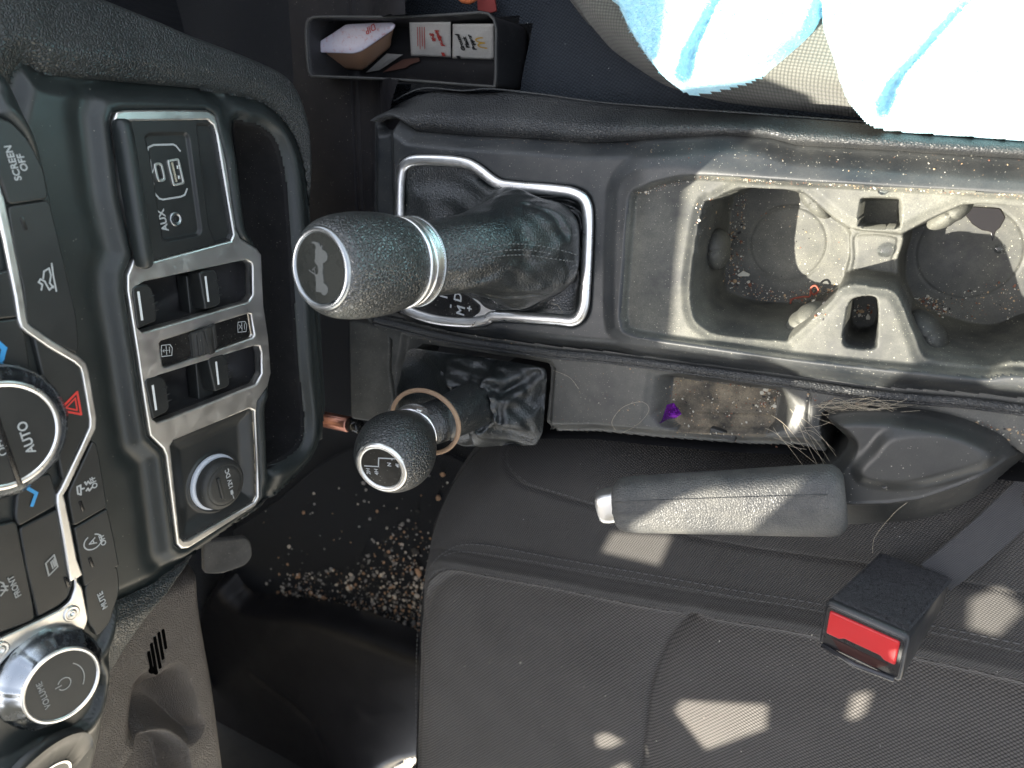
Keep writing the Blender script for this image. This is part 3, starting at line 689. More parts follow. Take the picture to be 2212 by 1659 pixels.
# hair tie
hc = at(919, 910, .064); t = np.linspace(0, 2*math.pi, 64, endpoint=False)
hu = _n(at(955, 868, .070)-at(883, 952, .058)); hd = _n(CAM-hc); hv = _n(np.cross(hd, hu)); 
def scr(px, py): return at(px, py, .066)
hp = []
for k in t:
    ex, ey = 77*math.cos(k), 62*math.sin(k); rot = math.radians(38)
    px = 919+ex*math.cos(rot)-ey*math.sin(rot); py = 911+ex*math.sin(rot)+ey*math.cos(rot); hp.append(at(px, py, .064+.006*math.cos(k+1)))
ht = tube('hair_tie', hp, .0017, flat('hair_elastic', (.33, .22, .14), .85), None, True, 12)
tag(ht, 'beige elastic hair tie looped round the neck of the small shift lever', 'hair tie')

# ================================================================== HANDBRAKE
HB = thing('handbrake_lever', 'black grained handbrake lever with a silver push button at its end', 'handbrake', at(2000, 1000, -.03))
pL = at(1332, 1090, .040); pR = at(1828, 1080, .022); dd = _n(pR-pL); side = _n(np.cross([0, 0, 1.], dd)); upv = np.cross(dd, side)
Lh = np.linalg.norm(pR-pL); rings = []; tt = np.linspace(0, 2*math.pi, 64, endpoint=False)
def sup(t, a, b, e=2.6): return np.sign(np.cos(t))*np.abs(np.cos(t))**(2/e)*a, np.sign(np.sin(t))*np.abs(np.sin(t))**(2/e)*b
for f in np.r_[0, .004, .015, .04, np.linspace(.08, .92, 22), .96, .985, .997, 1]:
    w = np.interp(f, [0, .1, .5, .85, 1], [.0170, .0186, .0202, .0217, .0220]); k = 1.0
    e = min(f, 1-f); cap = math.sqrt(max(0, 1-(1-min(e/(.035 if f < .5 else .06), 1))**2)); k = .72+.28*cap if f < .5 else .55+.45*cap
    x, y = sup(tt, w*k, .0155*k); y = y+.0016*np.exp(-((x/w+.0)/.05)**2)*(y > 0)
    rings.append(pL+dd*(Lh*f)+np.outer(x, side)+np.outer(y, upv))
loft('grip', rings, M_grip, HB, True, True)
cr_l = [pL+dd*(Lh*f)+side*(.45*np.interp(f, [0, .1, .5, .85, 1], [.0170, .0186, .0202, .0217, .0220]))+upv*.0150 for f in np.linspace(.03, .93, 20)]
tube('grip_seam', cr_l, .0005, M_grip, HB, n=6)
b0 = at(1290, 1096, .043); bdir = _n(pL-b0); sideb = _n(np.cross([0, 0, 1.], bdir)); upb = np.cross(bdir, sideb); rings = []
for s, k in ((0, .55), (.0008, .8), (.003, .94), (.007, 1), (.016, 1), (.026, 1)):
    x, y = sup(tt, .0112*k, .0095*k, 4); rings.append(b0+bdir*s+np.outer(x, sideb)+np.outer(y, upb)-upb*.001)
loft('push_button', rings, M_sil, HB, True, True)
cov = [(1776, 1018), (1812, 988), (1834, 958), (1836, 940), (1800, 905), (1798, 893), (1850, 884), (1960, 888), (2060, 905), (2150, 940), (2212, 978), (2260, 1010), (2240, 1020), (2206, 1016), (2107, 1080), (2002, 1127), (1888, 1134), (1829, 1139), (1790, 1100)]
covo = ats(cr(cov, 4), -.004)[:, :2]
crl = ats([(1780, 1080), (1839, 1086), (1920, 1084), (1988, 1074), (2070, 1047), (2206, 988), (2260, 960)], .010)[:, :2]
platp = ats(cr([(1850, 1010), (1880, 975), (1930, 930), (2050, 925), (2120, 955), (2150, 990), (2080, 1020), (1960, 1048), (1870, 1040)], 4), .012)[:, :2]
def zcov(x, y):
    d = sd(covo, x, y); z = .012-.0*x; low = dl(crl, x, y)
    z = .012-.010*S(.006, -.001, d)-.05*S(-.0005, -.004, d)
    z = z+.0045*S(-.004, .005, sd(platp, x, y))
    # skirt on the driver side of the crease
    cy = np.interp(x, crl[:, 0], crl[:, 1]); under = np.clip(cy-y, 0, 1); z = np.where(under > 0, np.minimum(z, .012-under*.95), z); z = z+.0009*np.exp(-((cy-y)/.0008)**2)
    xh = at(1790, 950)[0]; 
    return z-.02*S(at(2120, 950)[0], at(2260, 950)[0], x)
hf('brake_cover', TOP, (covo[:, 0].min()-.005, covo[:, 0].max()+.005, covo[:, 1].min()-.012, covo[:, 1].max()+.002), .0009, zcov, M_cover, HB, lambda x, y: sd(covo, x, y) > -.0045)
c = at(1911, 1050, .014); rev('cover_screw_plug', c, (0, 0, 1.), [(0, .0018), (.0003, .0015), (-.0004, .0009), (-.0005, .0001)], M_black, HB, 16)

# ================================================================== DRIVER SEAT
seat_o = ats(cr([(1130, 935), (1060, 955), (1000, 995), (945, 1070), (912, 1150), (898, 1220), (890, 1290), (880, 1370), (876, 1450), (874, 1560), (872, 1700), (872, 1900), (2700, 1900), (2700, 1000), (2300, 940), (1900, 930), (1500, 930)], 4), -.05)[:, :2]
valley = [(960, 1222), (985, 1212), (1010, 1213), (1100, 1228), (1200, 1246), (1350, 1276), (1500, 1303), (1700, 1333), (1900, 1372), (2212, 1440), (2700, 1550)]
vl = ats(valley, -.05)[:, :2]
cush = np.vstack([vl, ats([(2700, 1950), (872, 1950), (876, 1450), (884, 1350), (905, 1290), (930, 1250)], -.05)[:, :2]])
sA = ats([(1078, 962), (1082, 985), (1100, 1010), (1140, 1040), (1200, 1058), (1290, 1084), (1400, 1115), (1500, 1150), (1640, 1175), (1900, 1210), (2212, 1270)], -.04)[:, :2]
div = ats(cr([(1515, 1308), (1468, 1352), (1436, 1410), (1415, 1480), (1405, 1560), (1392, 1660), (1385, 1760)], 5, False), -.055)[:, :2]
lband = ats([(935, 1215), (915, 1250), (905, 1300), (900, 1380), (896, 1480), (897, 1560), (903, 1700), (906, 1800)], -.055)[:, :2]
def zseat(x, y):
    do = sd(seat_o, x, y); k = np.clip(1-do/.05, 0, 1.3); z = -.03-.045*k**2.6
    dc = sd(cush, x, y); z = z-.016*S(-.003, .012, dc)+.006*S(0, .10, dc)-.0022*np.exp(-(dc/.0016)**2)
    dv = np.where(dc < 0, -dc, 1); z = z+.002*np.exp(-((dv-.010)/.004)**2)-.0012*np.exp(-((dv-.0205)/.0011)**2)
    z = z-.0022*np.exp(-(dl(sA, x, y)/.0014)**2)-.003*S(.05, 0, dl(sA, x, y))*0
    dd_ = dl(div, x, y); z = z-.0042*np.exp(-(dd_/.0028)**2)-.004*np.exp(-(dd_/.012)**2)
    db = dl(lband, x, y); z = z-.0014*np.exp(-(db/.0012)**2)
    z = z+.0006*np.sin(x*60+3*np.sin(y*25))*np.sin(y*45)
    return z
DS = thing('driver_seat', 'driver seat in dark grey woven cloth with stitched side bolster', 'seat', at(1500, 1400, -.2))
bb = (seat_o[:, 0].min()-.001, .22, -.85, seat_o[:, 1].max())
hf('bolster', TOP, bb, .0016, zseat, M_bolster, DS, lambda x, y: (sd(seat_o, x, y) > -.008) & (sd(cush, x, y) < .0016))
hf('seat_cushion', TOP, bb, .0016, zseat, M_seat, DS, lambda x, y: (sd(seat_o, x, y) > -.008) & (sd(cush, x, y) > 0) & (dl(lband, x, y)*np.where(x < np.interp(y, lband[::-1, 1], lband[::-1, 0]), 0, 1) >= 0))
def onseat(pts, dz=.0006, z=-.05, n=6):
    P = ats(cr(pts, n, False), z)
    for _ in range(3):
        zz = zseat(P[:, 0], P[:, 1]); s = (zz-CAM[2])/(P[:, 2]-CAM[2]); P = CAM+(P-CAM)*s[:, None]
    P[:, 2] += dz; return P
stitches('stitching', onseat([(925, 1232), (945, 1205), (972, 1186), (1000, 1176), (1060, 1178), (1200, 1205), (1400, 1240), (1600, 1276), (1760, 1302), (2000, 1348), (2212, 1392)]), M_thread, DS, .0042, .0016, .0005)
stitches('stitching', onseat([(960, 1200), (985, 1192), (1020, 1192), (1100, 1203), (1200, 1220), (1400, 1254), (1600, 1290), (1760, 1317), (2000, 1362), (2212, 1408)]), M_thread, DS, .0042, .0016, .0004)
stitches('stitching', onseat([(918, 1262), (908, 1300), (902, 1380), (899, 1480), (900, 1560), (906, 1659), (907, 1720)]), M_thread, DS, .0042, .0016, .0005)
stitches('stitching', onseat([(1084, 968), (1088, 988), (1106, 1013), (1144, 1044), (1204, 1063), (1290, 1089), (1400, 1121)]), M_thread, DS, .0036, .002, .0003)
# front side wall of the seat
so_ = ats([(1130, 935), (1060, 955), (1000, 995), (945, 1070), (912, 1150), (898, 1220), (890, 1290), (880, 1370), (876, 1450), (874, 1560), (872, 1700), (872, 1900)], -.05)
zt = zseat(so_[:, 0]+.0, so_[:, 1])
w0 = so_.copy(); w0[:, 2] = zt+.004
loft('seat_front_panel', [w0, w0+[.006, 0, -.03], w0*[1, 1, 0]+[.02, 0, -.22], w0*[1, 1, 0]+[.03, 0, -.33]], M_bolster, DS, closed=False)

# ================================================================== SEAT BELT BUCKLE
BK = thing('seat_belt_buckle', 'black seat belt buckle with a red release button and fuzzy patch on the driver seat', 'seat belt buckle', at(2000, 1300, -.03))
A_ = at(1786, 1300, .054); B_ = at(1961, 1377, .067); D_ = at(1893, 1196, -.02); E_ = at(1770, 1391, .054)
eu = B_-A_; ev = D_-A_; ew = E_-A_
# make the three edges square to one another
eu_ = _n(eu); ev_ = ev-eu_*(ev@eu_); ew_ = ew-eu_*(ew@eu_); ew_ = ew_-_n(ev_)*(ew_@_n(ev_))
Lu, Lv, Lw = np.linalg.norm(eu), np.linalg.norm(ev_), np.linalg.norm(ew_); EU, EV, EW = eu_, _n(ev_), _n(ew_)
def bp(a, b, c): return A_+EU*a+EV*b+EW*c
hexa('buckle_shell', [bp(-.001, .0, -.001), bp(Lu+.001, .0, -.001), bp(Lu+.001, .0, Lw+.001), bp(-.001, .0, Lw+.001), bp(.003, Lv+.004, .0), bp(Lu-.003, Lv+.004, .0), bp(Lu-.003, Lv+.004, Lw*.7), bp(.003, Lv+.004, Lw*.7)], plastic('buckle_plastic', (.02, .021, .023), .3, 0, fine=.1, dust=.05, speck=.3), BK, .0028)
FP = Plane(A_, EU, EW)    # end face; its normal points back along the buckle
if FP.n @ EV > 0: sgn = -1
else: sgn = 1
rb = np.array([(.003, .004), (Lu-.003, .004), (Lu-.003, Lw*.66), (Lu-.009, Lw*.66), (Lu-.011, Lw*.60), (.013, Lw*.60), (.011, Lw*.66), (.003, Lw*.66)])
sl_ = np.array([(.006, Lw*.72), (Lu-.006, Lw*.72), (Lu-.012, Lw*.92), (.012, Lw*.92)])
def fplate(name, poly, h, th, mat, bev):
    pl = Plane(A_, EU, EW) if sgn == 1 else Plane(A_, EW, EU)
    P = poly if sgn == 1 else poly[:, ::-1]
    return plate(name, pl, P, [], h, th, mat, BK, bev)
fplate('release_button', rc(rb, .0012), .0016, .004, plastic('red_plastic', (.42, .008, .012), .35, 0, fine=.15), .0008)
fplate('face_rim', rc(np.array([(.0005, .0015), (Lu-.0005, .0015), (Lu-.0005, Lw-.001), (.0005, Lw-.001)]), .003), .0004, .002, plastic('buckle_face', (.015, .015, .017), .25, 0, fine=0), .0006)
fplate('latch_slot', rc(sl_, .001), .0007, .0006, flat('slot_dark', (.03, .004, .004), .5), .0001)
tube('face_lip', [bp(.002, -.001, Lw*.97), bp(Lu*.5, -.0035, Lw*1.0), bp(Lu-.002, -.001, Lw*.97)], .0016, plastic('lip', (.03, .03, .033), .2, 0, fine=0), BK, n=10)
# velvet patch
vm = NT('velvet'); vm.set('Base Color', vm.mix(vm.ramp(vm.noise(600, 4, .8), .3, .7), (.010, .010, .011), (.060, .060, .064))); vm.set('Roughness', 1.0); vm.set('Specular IOR Level', .05); vm.set('Sheen Weight', .12); vm.set('Normal', vm.bump(vm.noise(1500, 3, .8), 1, .001))
rings = []
VPn = -EW
vg = 60
gu = np.linspace(.001, Lu-.001, vg); gv = np.linspace(.004, Lv+.001, vg); GU, GV = np.meshgrid(gu, gv)
nzv = rng.random(GU.shape)*.0005
edge = np.minimum(np.minimum(GU-.001, Lu-.001-GU), np.minimum(GV-.004, Lv+.001-GV))
hgt = .0008+.0016*S(-.0001, .003, edge)+nzv
PG = A_+GU[..., None]*EU+GV[..., None]*EV-hgt[..., None]*EW
grid_mesh('fuzzy_patch', PG, np.ones((vg-1, vg-1), bool), vm.m, BK)
# short pile standing up from the patch
V = []; Fc = []
for _ in range(9000):
    a = rng.uniform(.002, Lu-.002); b = rng.uniform(.005, Lv); p = A_+EU*a+EV*b-EW*.0018; d = _n(-EW+rng.normal(0, .45, 3)); l = rng.uniform(.0008, .0026)
    s = _n(np.cross(d, rng.normal(0, 1, 3)))*.00016; k = len(V); V += [p-s, p+s, p+d*l]; Fc.append((k, k+1, k+2))
o = mk('patch_pile', V, Fc, vm.m, BK, False); o['kind'] = 'stuff'
s0 = at(2022, 1243, -.016); s1_ = at(2152, 1128, -.030); sw = _n(np.cross(s1_-s0, [0, 0, 1.]))*.0110
rings = []
for f in np.linspace(0, 1.6, 14):
    c = s0+(s1_-s0)*f+np.array([0, 0, .004*math.sin(f*2)]); rings.append(np.array([c-sw, c-sw+[0, 0, .0030], c+sw+[0, 0, .0030], c+sw]))
loft('webbing', rings, cloth('webbing', (.03, .03, .032), (.075, .075, .077), .0012, .4, lint=.3), BK, angle=40)

# ================================================================== DASHBOARD (centre stack, its grained pad and the knee panel)
D = lambda pts, h=0: DASH.picks(pts, h)
DB = thing('dashboard', 'dark moulded dashboard centre stack with grained pad round a smooth lower panel', 'dashboard', at(600, 700, -.3))
pan_o = D(cr([(40, 150), (105, 158), (180, 169), (400, 187), (530, 208), (590, 230), (640, 285), (668, 370), (690, 560), (705, 750), (712, 850), (706, 930), (690, 978), (668, 1010), (610, 1068), (564, 1098), (480, 1165), (400, 1225), (323, 1273), (200, 1330), (60, 1400), (20, 900), (0, 400)], 4))
pad_o = D(cr([(-150, -160), (150, -90), (337, -10), (423, 33), (533, 80), (617, 122), (655, 165), (681, 233), (699, 333), (704, 467), (716, 640), (724, 800), (722, 880), (716, 947), (697, 1003), (668, 1043), (634, 1078), (544, 1150), (480, 1192), (425, 1248), (379, 1302), (346, 1340), (318, 1400), (304, 1488), (285, 1563), (262, 1659), (240, 1760), (-100, 1800), (-300, 900)], 4))
bez = D(rc([(237, 262), (244, 243), (262, 238), (362, 237), (440, 238), (458, 250), (466, 285), (481, 342), (503, 494), (512, 514), (548, 536), (558, 550), (563, 660), (573, 727), (579, 804), (572, 832), (549, 866), (547, 894), (555, 1071), (546, 1090), (401, 1181), (386, 1183), (375, 1173), (351, 982), (345, 967), (316, 939), (303, 860), (290, 770), (267, 627), (267, 594), (285, 550), (255, 423)], .003))
slot = D(cr([(513, 262), (545, 262), (572, 268), (604, 297), (624, 360), (636, 470), (655, 780), (667, 900), (663, 955), (640, 985), (590, 1012), (583, 1000), (577, 800), (558, 640), (552, 540), (535, 500), (524, 380)], 4))
def zpan(a, b):
    d = sd(pan_o, a, b); z = a*0-.006*(1-S(0, .012, d))
    db = sd(bez, a, b); z = z+.0025*S(-.012, -.004, db)-.0028*np.exp(-((db+.016)/.006)**2)-.004*S(-.002, .001, db)
    ds = sd(slot, a, b); z = z+.002*np.exp(-((ds+.007)/.004)**2)-.004*S(-.004, .001, ds)
    return z
hf('lower_panel', DASH, (pan_o[:, 0].min(), pan_o[:, 0].max(), pan_o[:, 1].min(), pan_o[:, 1].max()), .0014, zpan, M_dash, DB, lambda a, b: (sd(pan_o, a, b) > -.001) & (sd(slot, a, b) < .0012) & (sd(bez, a, b) < .004))
def zpad(a, b):
    d = sd(pan_o, a, b); do = sd(pad_o, a, b)
    z = -.001-.0035*np.exp(-(np.abs(d)/.0012)**2)+a*0
    z = np.where(d < 0, z+.004*S(0, -.012, d), z)
    w = np.clip(-d, 0, .3); z = z-2.2*np.clip(w-.012, 0, 1)**1.55*S(.0, .06, b-.02)
    z = z-.055*(1-S(-.001, .016, do))**1.5-4*np.maximum(.0015-do, 0)
    return z
hf('grained_pad', DASH, (-.46, .20, -.02, .40), .0014, zpad, M_dashg, DB, lambda a, b: (sd(pad_o, a, b) > -.010) & (sd(pan_o, a, b) < .0005))
# storage slot: a real pocket sunk into the panel
sl_r = resample(slot, 120); rings = [DASH.w(sl_r[:, 0], sl_r[:, 1], -.0035)]
cs = sl_r.mean(0)
for h, k in ((-.006, .985), (-.007, .955), (-.009, .95), (-.075, .93)): rings.append(DASH.w(cs[0]+(sl_r[:, 0]-cs[0])*(1-(1-k)*.4), cs[1]+(sl_r[:, 1]-cs[1])*k, h))
loft('storage_slot', rings, plastic('slot_liner', (.004, .004, .005), .8, 0, fine=.8, dust=.04, speck=.5), DB, False, True)
shf = topz(.028)
a0 = at(600, 330, .035); a1 = at(640, 940, .035)
box('slot_floor_mat', Plane((XD-.025, (a0[1]+a1[1])/2, a0[2]-.004), (1, 0, 0), (0, 1, 0)), (0, 0, 0), (.034, abs(a0[1]-a1[1]), .004), M_rub, DB, .001)
# knee panel with vent slits
KN = Plane((-.435, 0, 0), (0, 1, 0), (0, 0, 1))
K = lambda pts: KN.picks(pts)
kn_o = K(cr([(200, 1290), (330, 1230), (420, 1195), (470, 1200), (477, 1225), (483, 1303), (509, 1470), (531, 1659), (545, 1760), (100, 1800), (150, 1500)], 4))
hole1 = K(cr([(312, 1480), (345, 1478), (372, 1462), (385, 1478), (398, 1510), (408, 1560), (418, 1582), (370, 1566), (325, 1566), (300, 1580)], 4))
hole2 = K(cr([(268, 1690), (285, 1640), (305, 1605), (325, 1592), (365, 1592), (392, 1610), (402, 1640), (410, 1720), (340, 1780)], 4))
slits = [K([(a, b), (c, d)]) for a, b, c, d in ((352, 1360, 359, 1402), (343, 1366, 353, 1425), (334, 1376, 347, 1444), (327, 1390, 339, 1457), (321, 1408, 330, 1455))]
def zkn(a, b):
    d = sd(kn_o, a, b); z = -.06*(1-S(0, .03, d))**2+a*0
    z = z-.028*S(-.012, .014, sd(hole1, a, b))-.030*S(-.004, .008, sd(hole2, a, b))
    for s_ in slits: z = z-.0004*S(.0022, .0012, dl(s_, a, b))
    return z
hf('knee_panel', KN, (kn_o[:, 0].min(), kn_o[:, 0].max(), kn_o[:, 1].min(), kn_o[:, 1].max()), .0007, zkn, M_knee, DB, lambda a, b: sd(kn_o, a, b) > 0)
for s_ in slits:
    d_ = s_[1]-s_[0]; L_ = np.linalg.norm(d_); d_ /= L_; n_ = np.array([-d_[1], d_[0]])*.0011
    hh_ = float(np.max(zkn(np.array([s_[0][0], s_[1][0], s_.mean(0)[0]]), np.array([s_[0][1], s_[1][1], s_.mean(0)[1]]))))
    plate('vent_slit', KN, rc(np.array([s_[0]-n_, s_[1]-n_, s_[1]+n_, s_[0]+n_]), .0008), [], hh_+.0006, .003, flat('slit_black', (.002, .002, .002), 1, spec=0), DB, .0002)  # flat black plates; each slit's inner darkness is put into the colour
# brake pedal
PD = Plane((-.50, 0, -.20), (0, 1, 0), _n([-.35, 0, 1]))
pp = PD.picks([(440, 1170), (535, 1160), (545, 1180), (545, 1205), (530, 1222), (480, 1240), (440, 1240)])
o = plate('brake_pedal', PD, rc(pp, .006), [], 0, .008, plastic('pedal_rubber', (.04, .038, .036), .7, 0, dust=.5, speck=1), None, .002)
tag(o, 'worn grey brake pedal half hidden behind the dashboard edge', 'pedal')

# ================================================================== SWITCH PANEL
SP = thing('window_switch_panel', 'satin silver trim panel with four window rockers, usb ports and a 12V socket', 'switch panel', at(430, 700, XD, 'x'))
hU = D(rc([(262, 262), (441, 259), (454, 270), (460, 290), (497, 506), (492, 519), (331, 561), (296, 570)], .002))
hA = D(rc([(279, 630), (288, 617), (305, 607), (524, 560), (536, 567), (538, 575), (539, 636), (529, 651), (325, 709), (300, 716), (291, 708)], .0015))
hB = D(rc([(309, 830), (316, 819), (335, 809), (541, 746), (553, 747), (557, 760), (558, 806), (546, 829), (355, 903), (331, 910), (322, 902)], .0015))
hM = D(rc([(337, 740), (341, 735), (530, 676), (535, 678), (542, 722), (539, 728), (352, 792), (345, 789)], .001))
hS = D(rc([(361, 962), (368, 949), (532, 881), (542, 886), (548, 997), (549, 1071), (543, 1083), (402, 1163), (390, 1165), (382, 1156)], .002))
plate('trim_frame', DASH, bez, [hU, hA, hB, hM, hS], .0035, .005, M_sil, SP, .0012)
def off(P, k):
    c = P.mean(0); v = P-c; L = np.linalg.norm(v, axis=1, keepdims=True); return c+v*(1+k/L)
for hh in (hA, hB):   # bevelled throat and dark pocket of each rocker well
    r0 = resample(off(hh, .0012), 90); r1 = resample(off(hh, -.0004), 90)
    loft('well_bevel', [DASH.w(r0[:, 0], r0[:, 1], .0036), DASH.w(r1[:, 0], r1[:, 1], -.0010), DASH.w(r1[:, 0], r1[:, 1], -.004)], M_sil, SP)
    loft('well', [DASH.w(r1[:, 0], r1[:, 1], -.003), DASH.w(r1[:, 0], r1[:, 1], -.020)], M_deep, SP, False, True)
def vplate(name, h, px, mat, th=.004, bev=.0008, parent=SP, r=.001, plane=DASH): return plate(name, plane, rc(plane.picks(px, h), r), [], h, th, mat, parent, bev)
vplate('well_divider', -.008, [(402, 596), (434, 588), (443, 672), (411, 682)], M_btn, .01)
vplate('well_divider', -.008, [(422, 782), (454, 774), (463, 866), (430, 874)], M_btn, .01)
for face, ln, ribs in (
    ([(285, 624), (293, 616), (318, 614), (328, 622), (334, 640), (340, 668), (338, 694), (296, 711)], [(299, 632), (307, 690)], [(327, 640), (333, 655), (336, 670)]),
    ([(430, 591), (440, 585), (462, 582), (469, 590), (474, 620), (477, 654), (470, 661), (443, 669)], [(444, 599), (450, 650)], [(468, 606), (472, 622), (474, 638)]),
    ([(312, 824), (318, 817), (345, 812), (356, 818), (362, 834), (367, 880), (360, 891), (330, 906)], [(330, 834), (337, 884)], [(356, 838), (361, 852), (364, 866)]),
    ([(449, 779), (456, 772), (482, 765), (490, 772), (494, 795), (497, 830), (490, 837), (464, 846)], [(467, 783), (472, 829)], [(488, 788), (492, 802), (494, 816)])):
    P = DASH.picks(face, .004); r_ = rc(P, .0012)
    rk = plate('rocker', DASH, r_, [], .004, .012, M_btn, SP, .0012)
    strokes('rocker_line', DASH, [DASH.picks(ln, .0042)], .0016, .0042, M_line, rk)
    for q in ribs:
        a, b = DASH.pick(q[0], q[1], .004); box('rocker_rib', DASH, (a, b-.0005, .0036), (.0009, .0040, .0012), M_btn, rk, .0003, 8)
vplate('middle_plate', .0015, [(338, 741), (342, 736), (530, 677), (534, 679), (541, 721), (538, 727), (353, 791), (346, 788)], M_black, .004, .0003)
# thumb wheel
cw = DASH.w(*DASH.pick(435, 733, .0), -.008); rings = []
u_ = np.array([0, 1., 0])
t = np.linspace(-math.pi*.5, math.pi*.5, 60)
for s, r in ((-.0085, .0125), (-.0078, .0135), (.0078, .0135), (.0085, .0125)):
    rr = r+.0006*(np.sin(t*26) > .2); rings.append(cw+u_*s+np.outer(np.cos(t)*rr*1.15, [1., 0, 0])+np.outer(np.sin(t)*rr, [0, -.18, .98]))
loft('thumb_wheel', rings, M_rub, SP, True, True, closed=False, angle=30)
box('thumb_wheel_bar', Plane(cw+np.array([.0155, 0, 0]), (0, 1, 0), (0, 0, 1)), (0, 0, 0), (.0185, .0045, .002), M_rub, SP, .0006, 8)
def icon_window(px, py, sgn_x):
    a, b = DASH.pick(px, py, .0018); s = .0036
    o_ = np.array([(-1, -1), (.3, -1.15), (1, -.7), (1, 1), (.2, 1.1), (-1, 1), (-1, -1)])*s; o_ = o_@np.array([[1, -.12], [.12, 1]])
    Q = lambda L: np.array(L)*s@np.array([[1, -.12], [.12, 1]])+[a, b]
    strokes('window_icon', DASH, [o_+[a, b], Q([(-.75, .0), (.8, .1)]), Q([(-.5, -.6), (.55, -.55)])], .00055, .0018, M_white, SP)
    if sgn_x: strokes('window_icon_mark', DASH, [Q([(-.4, .1), (.5, .8)]), Q([(-.4, .8), (.5, .1)])], .0004, .0019, M_white, SP)
    else: strokes('window_icon_mark', DASH, [Q([(0, -.3), (0, .8)]), Q([(-.25, .5), (0, .8), (.25, .5)])], .0004, .0019, M_white, SP)
icon_window(360, 757, 0); icon_window(523, 706, 1)
# USB module
vplate('usb_plate', .0, [(262, 262), (441, 259), (454, 270), (460, 290), (497, 506), (492, 519), (331, 561), (296, 570)], M_btn, .004, .0005)
ur = D([(306, 296), (316, 288), (396, 286), (403, 296), (430, 497), (424, 508), (356, 521), (345, 518), (318, 340)])
ub = D([(418, 266), (452, 266), (460, 290), (497, 506), (492, 518), (460, 527), (445, 490)])
def zusb(a, b):
    z = a*0+.0028; u_r = sd(rc(ur, .0015), a, b); z = z-.0022*S(-.0005, .0016, u_r)
    z = z-.006*S(-.0005, .004, sd(ub, a, b)); return z
uo = D(rc([(276, 262), (441, 260), (453, 270), (460, 290), (496, 506), (491, 518), (331, 560), (310, 566)], .0015))
hf('usb_module', DASH, (uo[:, 0].min(), uo[:, 0].max(), uo[:, 1].min(), uo[:, 1].max()), .0005, zusb, M_btn, SP, lambda a, b: sd(uo, a, b) > 0)
ph = .0009
def rounded(name, px, py, w, h, r, ht, th, mat, bev=.0003, plane=DASH, parent=SP, holes=None, rot=8):
    a, b = plane.pick(px, py, ht); P = rc(np.array([(-w/2, -h/2), (w/2, -h/2), (w/2, h/2), (-w/2, h/2)]), r, 6)
    c_, s_ = math.cos(math.radians(rot)), math.sin(math.radians(rot)); Rm = np.array([[c_, s_], [-s_, c_]])
    hl = []
    if holes: hl = [rc(np.array([(-holes[0]/2, -holes[1]/2), (holes[0]/2, -holes[1]/2), (holes[0]/2, holes[1]/2), (-holes[0]/2, holes[1]/2)]), holes[2], 6)@Rm+[a, b]]
    return plate(name, plane, P@Rm+[a, b], hl, ht, th, mat, parent, bev)
u1_ = rounded('usb_port', 346, 372, .0115, .0062, .003, .0018, .002, M_sil, holes=(.0085, .0032, .0015)); rounded('port_tongue', 346, 372, .0066, .0010, .0004, .0012, .001, M_black, .0001, parent=u1_)
rounded('port_mouth', 346, 372, .0095, .0044, .002, .0004, .001, M_black, .0001, parent=u1_)
u2_ = rounded('usb_port', 381, 372, .0160, .0088, .0018, .0018, .002, M_sil, holes=(.0132, .0060, .0006)); rounded('port_mouth', 381, 372, .0135, .0064, .0006, .0004, .001, M_black, .0001, parent=u2_)
rounded('port_tongue', 377, 372, .0120, .0014, .0003, .0013, .001, plastic('tongue', (.35, .33, .25), .5, 0), .0001, parent=u2_)
for k in (-.003, .003):
    a, b = DASH.pick(385, 372, .001); box('port_contact', DASH, (a+k, b, .0012), (.0022, .0018, .0008), M_sil, u2_, .0003)
a, b = DASH.pick(379, 473, ph); jk = rev('aux_jack', DASH.w(a, b, .0004), (1, 0, 0), [(0, .0046), (.0012, .0046), (.0016, .0040), (.0016, .0032), (.001, .0028), (.0010, .0022)], M_dsil, SP, 40); rev('jack_hole', DASH.w(a, b, .0006), (1, 0, 0), [(0, .0023), (.0001, .0021), (.0002, .0001)], M_deep, jk, 30)
text('aux_text', 'AUX', pm(DASH, 353, 476, ph, 7), .0064, M_white, SP, .0001, bold=.0002)
sy = DASH.picks([(329, 396), (325, 348)], ph); strokes('usb_symbol', DASH, [sy, DASH.picks([(328, 384), (321, 372)], ph), DASH.picks([(327, 376), (333, 364)], ph)], .0009, ph, M_white, SP)
a, b = DASH.pick(329, 397, ph); rev('usb_symbol_dot', DASH.w(a, b, ph-.0001), (1, 0, 0), [(0, .0014), (.0002, .0014), (.0003, .0001)], M_white, SP, 16)
text('port_number', '1', pm(DASH, 322, 345, ph, 0), .004, M_white, SP, .0001)
strokes('port_bracket', DASH, [DASH.picks([(317, 331), (321, 318), (332, 313), (374, 312), (380, 315), (389, 326)], ph)], .0011, ph, M_white, SP)
strokes('port_bracket', DASH, [DASH.picks([(334, 417), (344, 429), (352, 431), (390, 425), (399, 421), (404, 408)], ph)], .0011, ph, M_white, SP)
# hood over the ports
hp0 = at(261, 256, XD+.008, 'x'); hp1 = at(313, 580, XD+.008, 'x')
hd_ = _n(hp1-hp0); Lh2 = np.linalg.norm(hp1-hp0); pts = [hp0+hd_*s*Lh2 for s in (0, .01, .03, .1, .3, .5, .7, .9, .97, .99, 1)]
tube('port_hood', pts, .0105, M_dash, SP, n=28, rad=[.002, .0038, .005, .0055, .0058, .0060, .0058, .0055, .005, .0038, .002], flat=1.0)
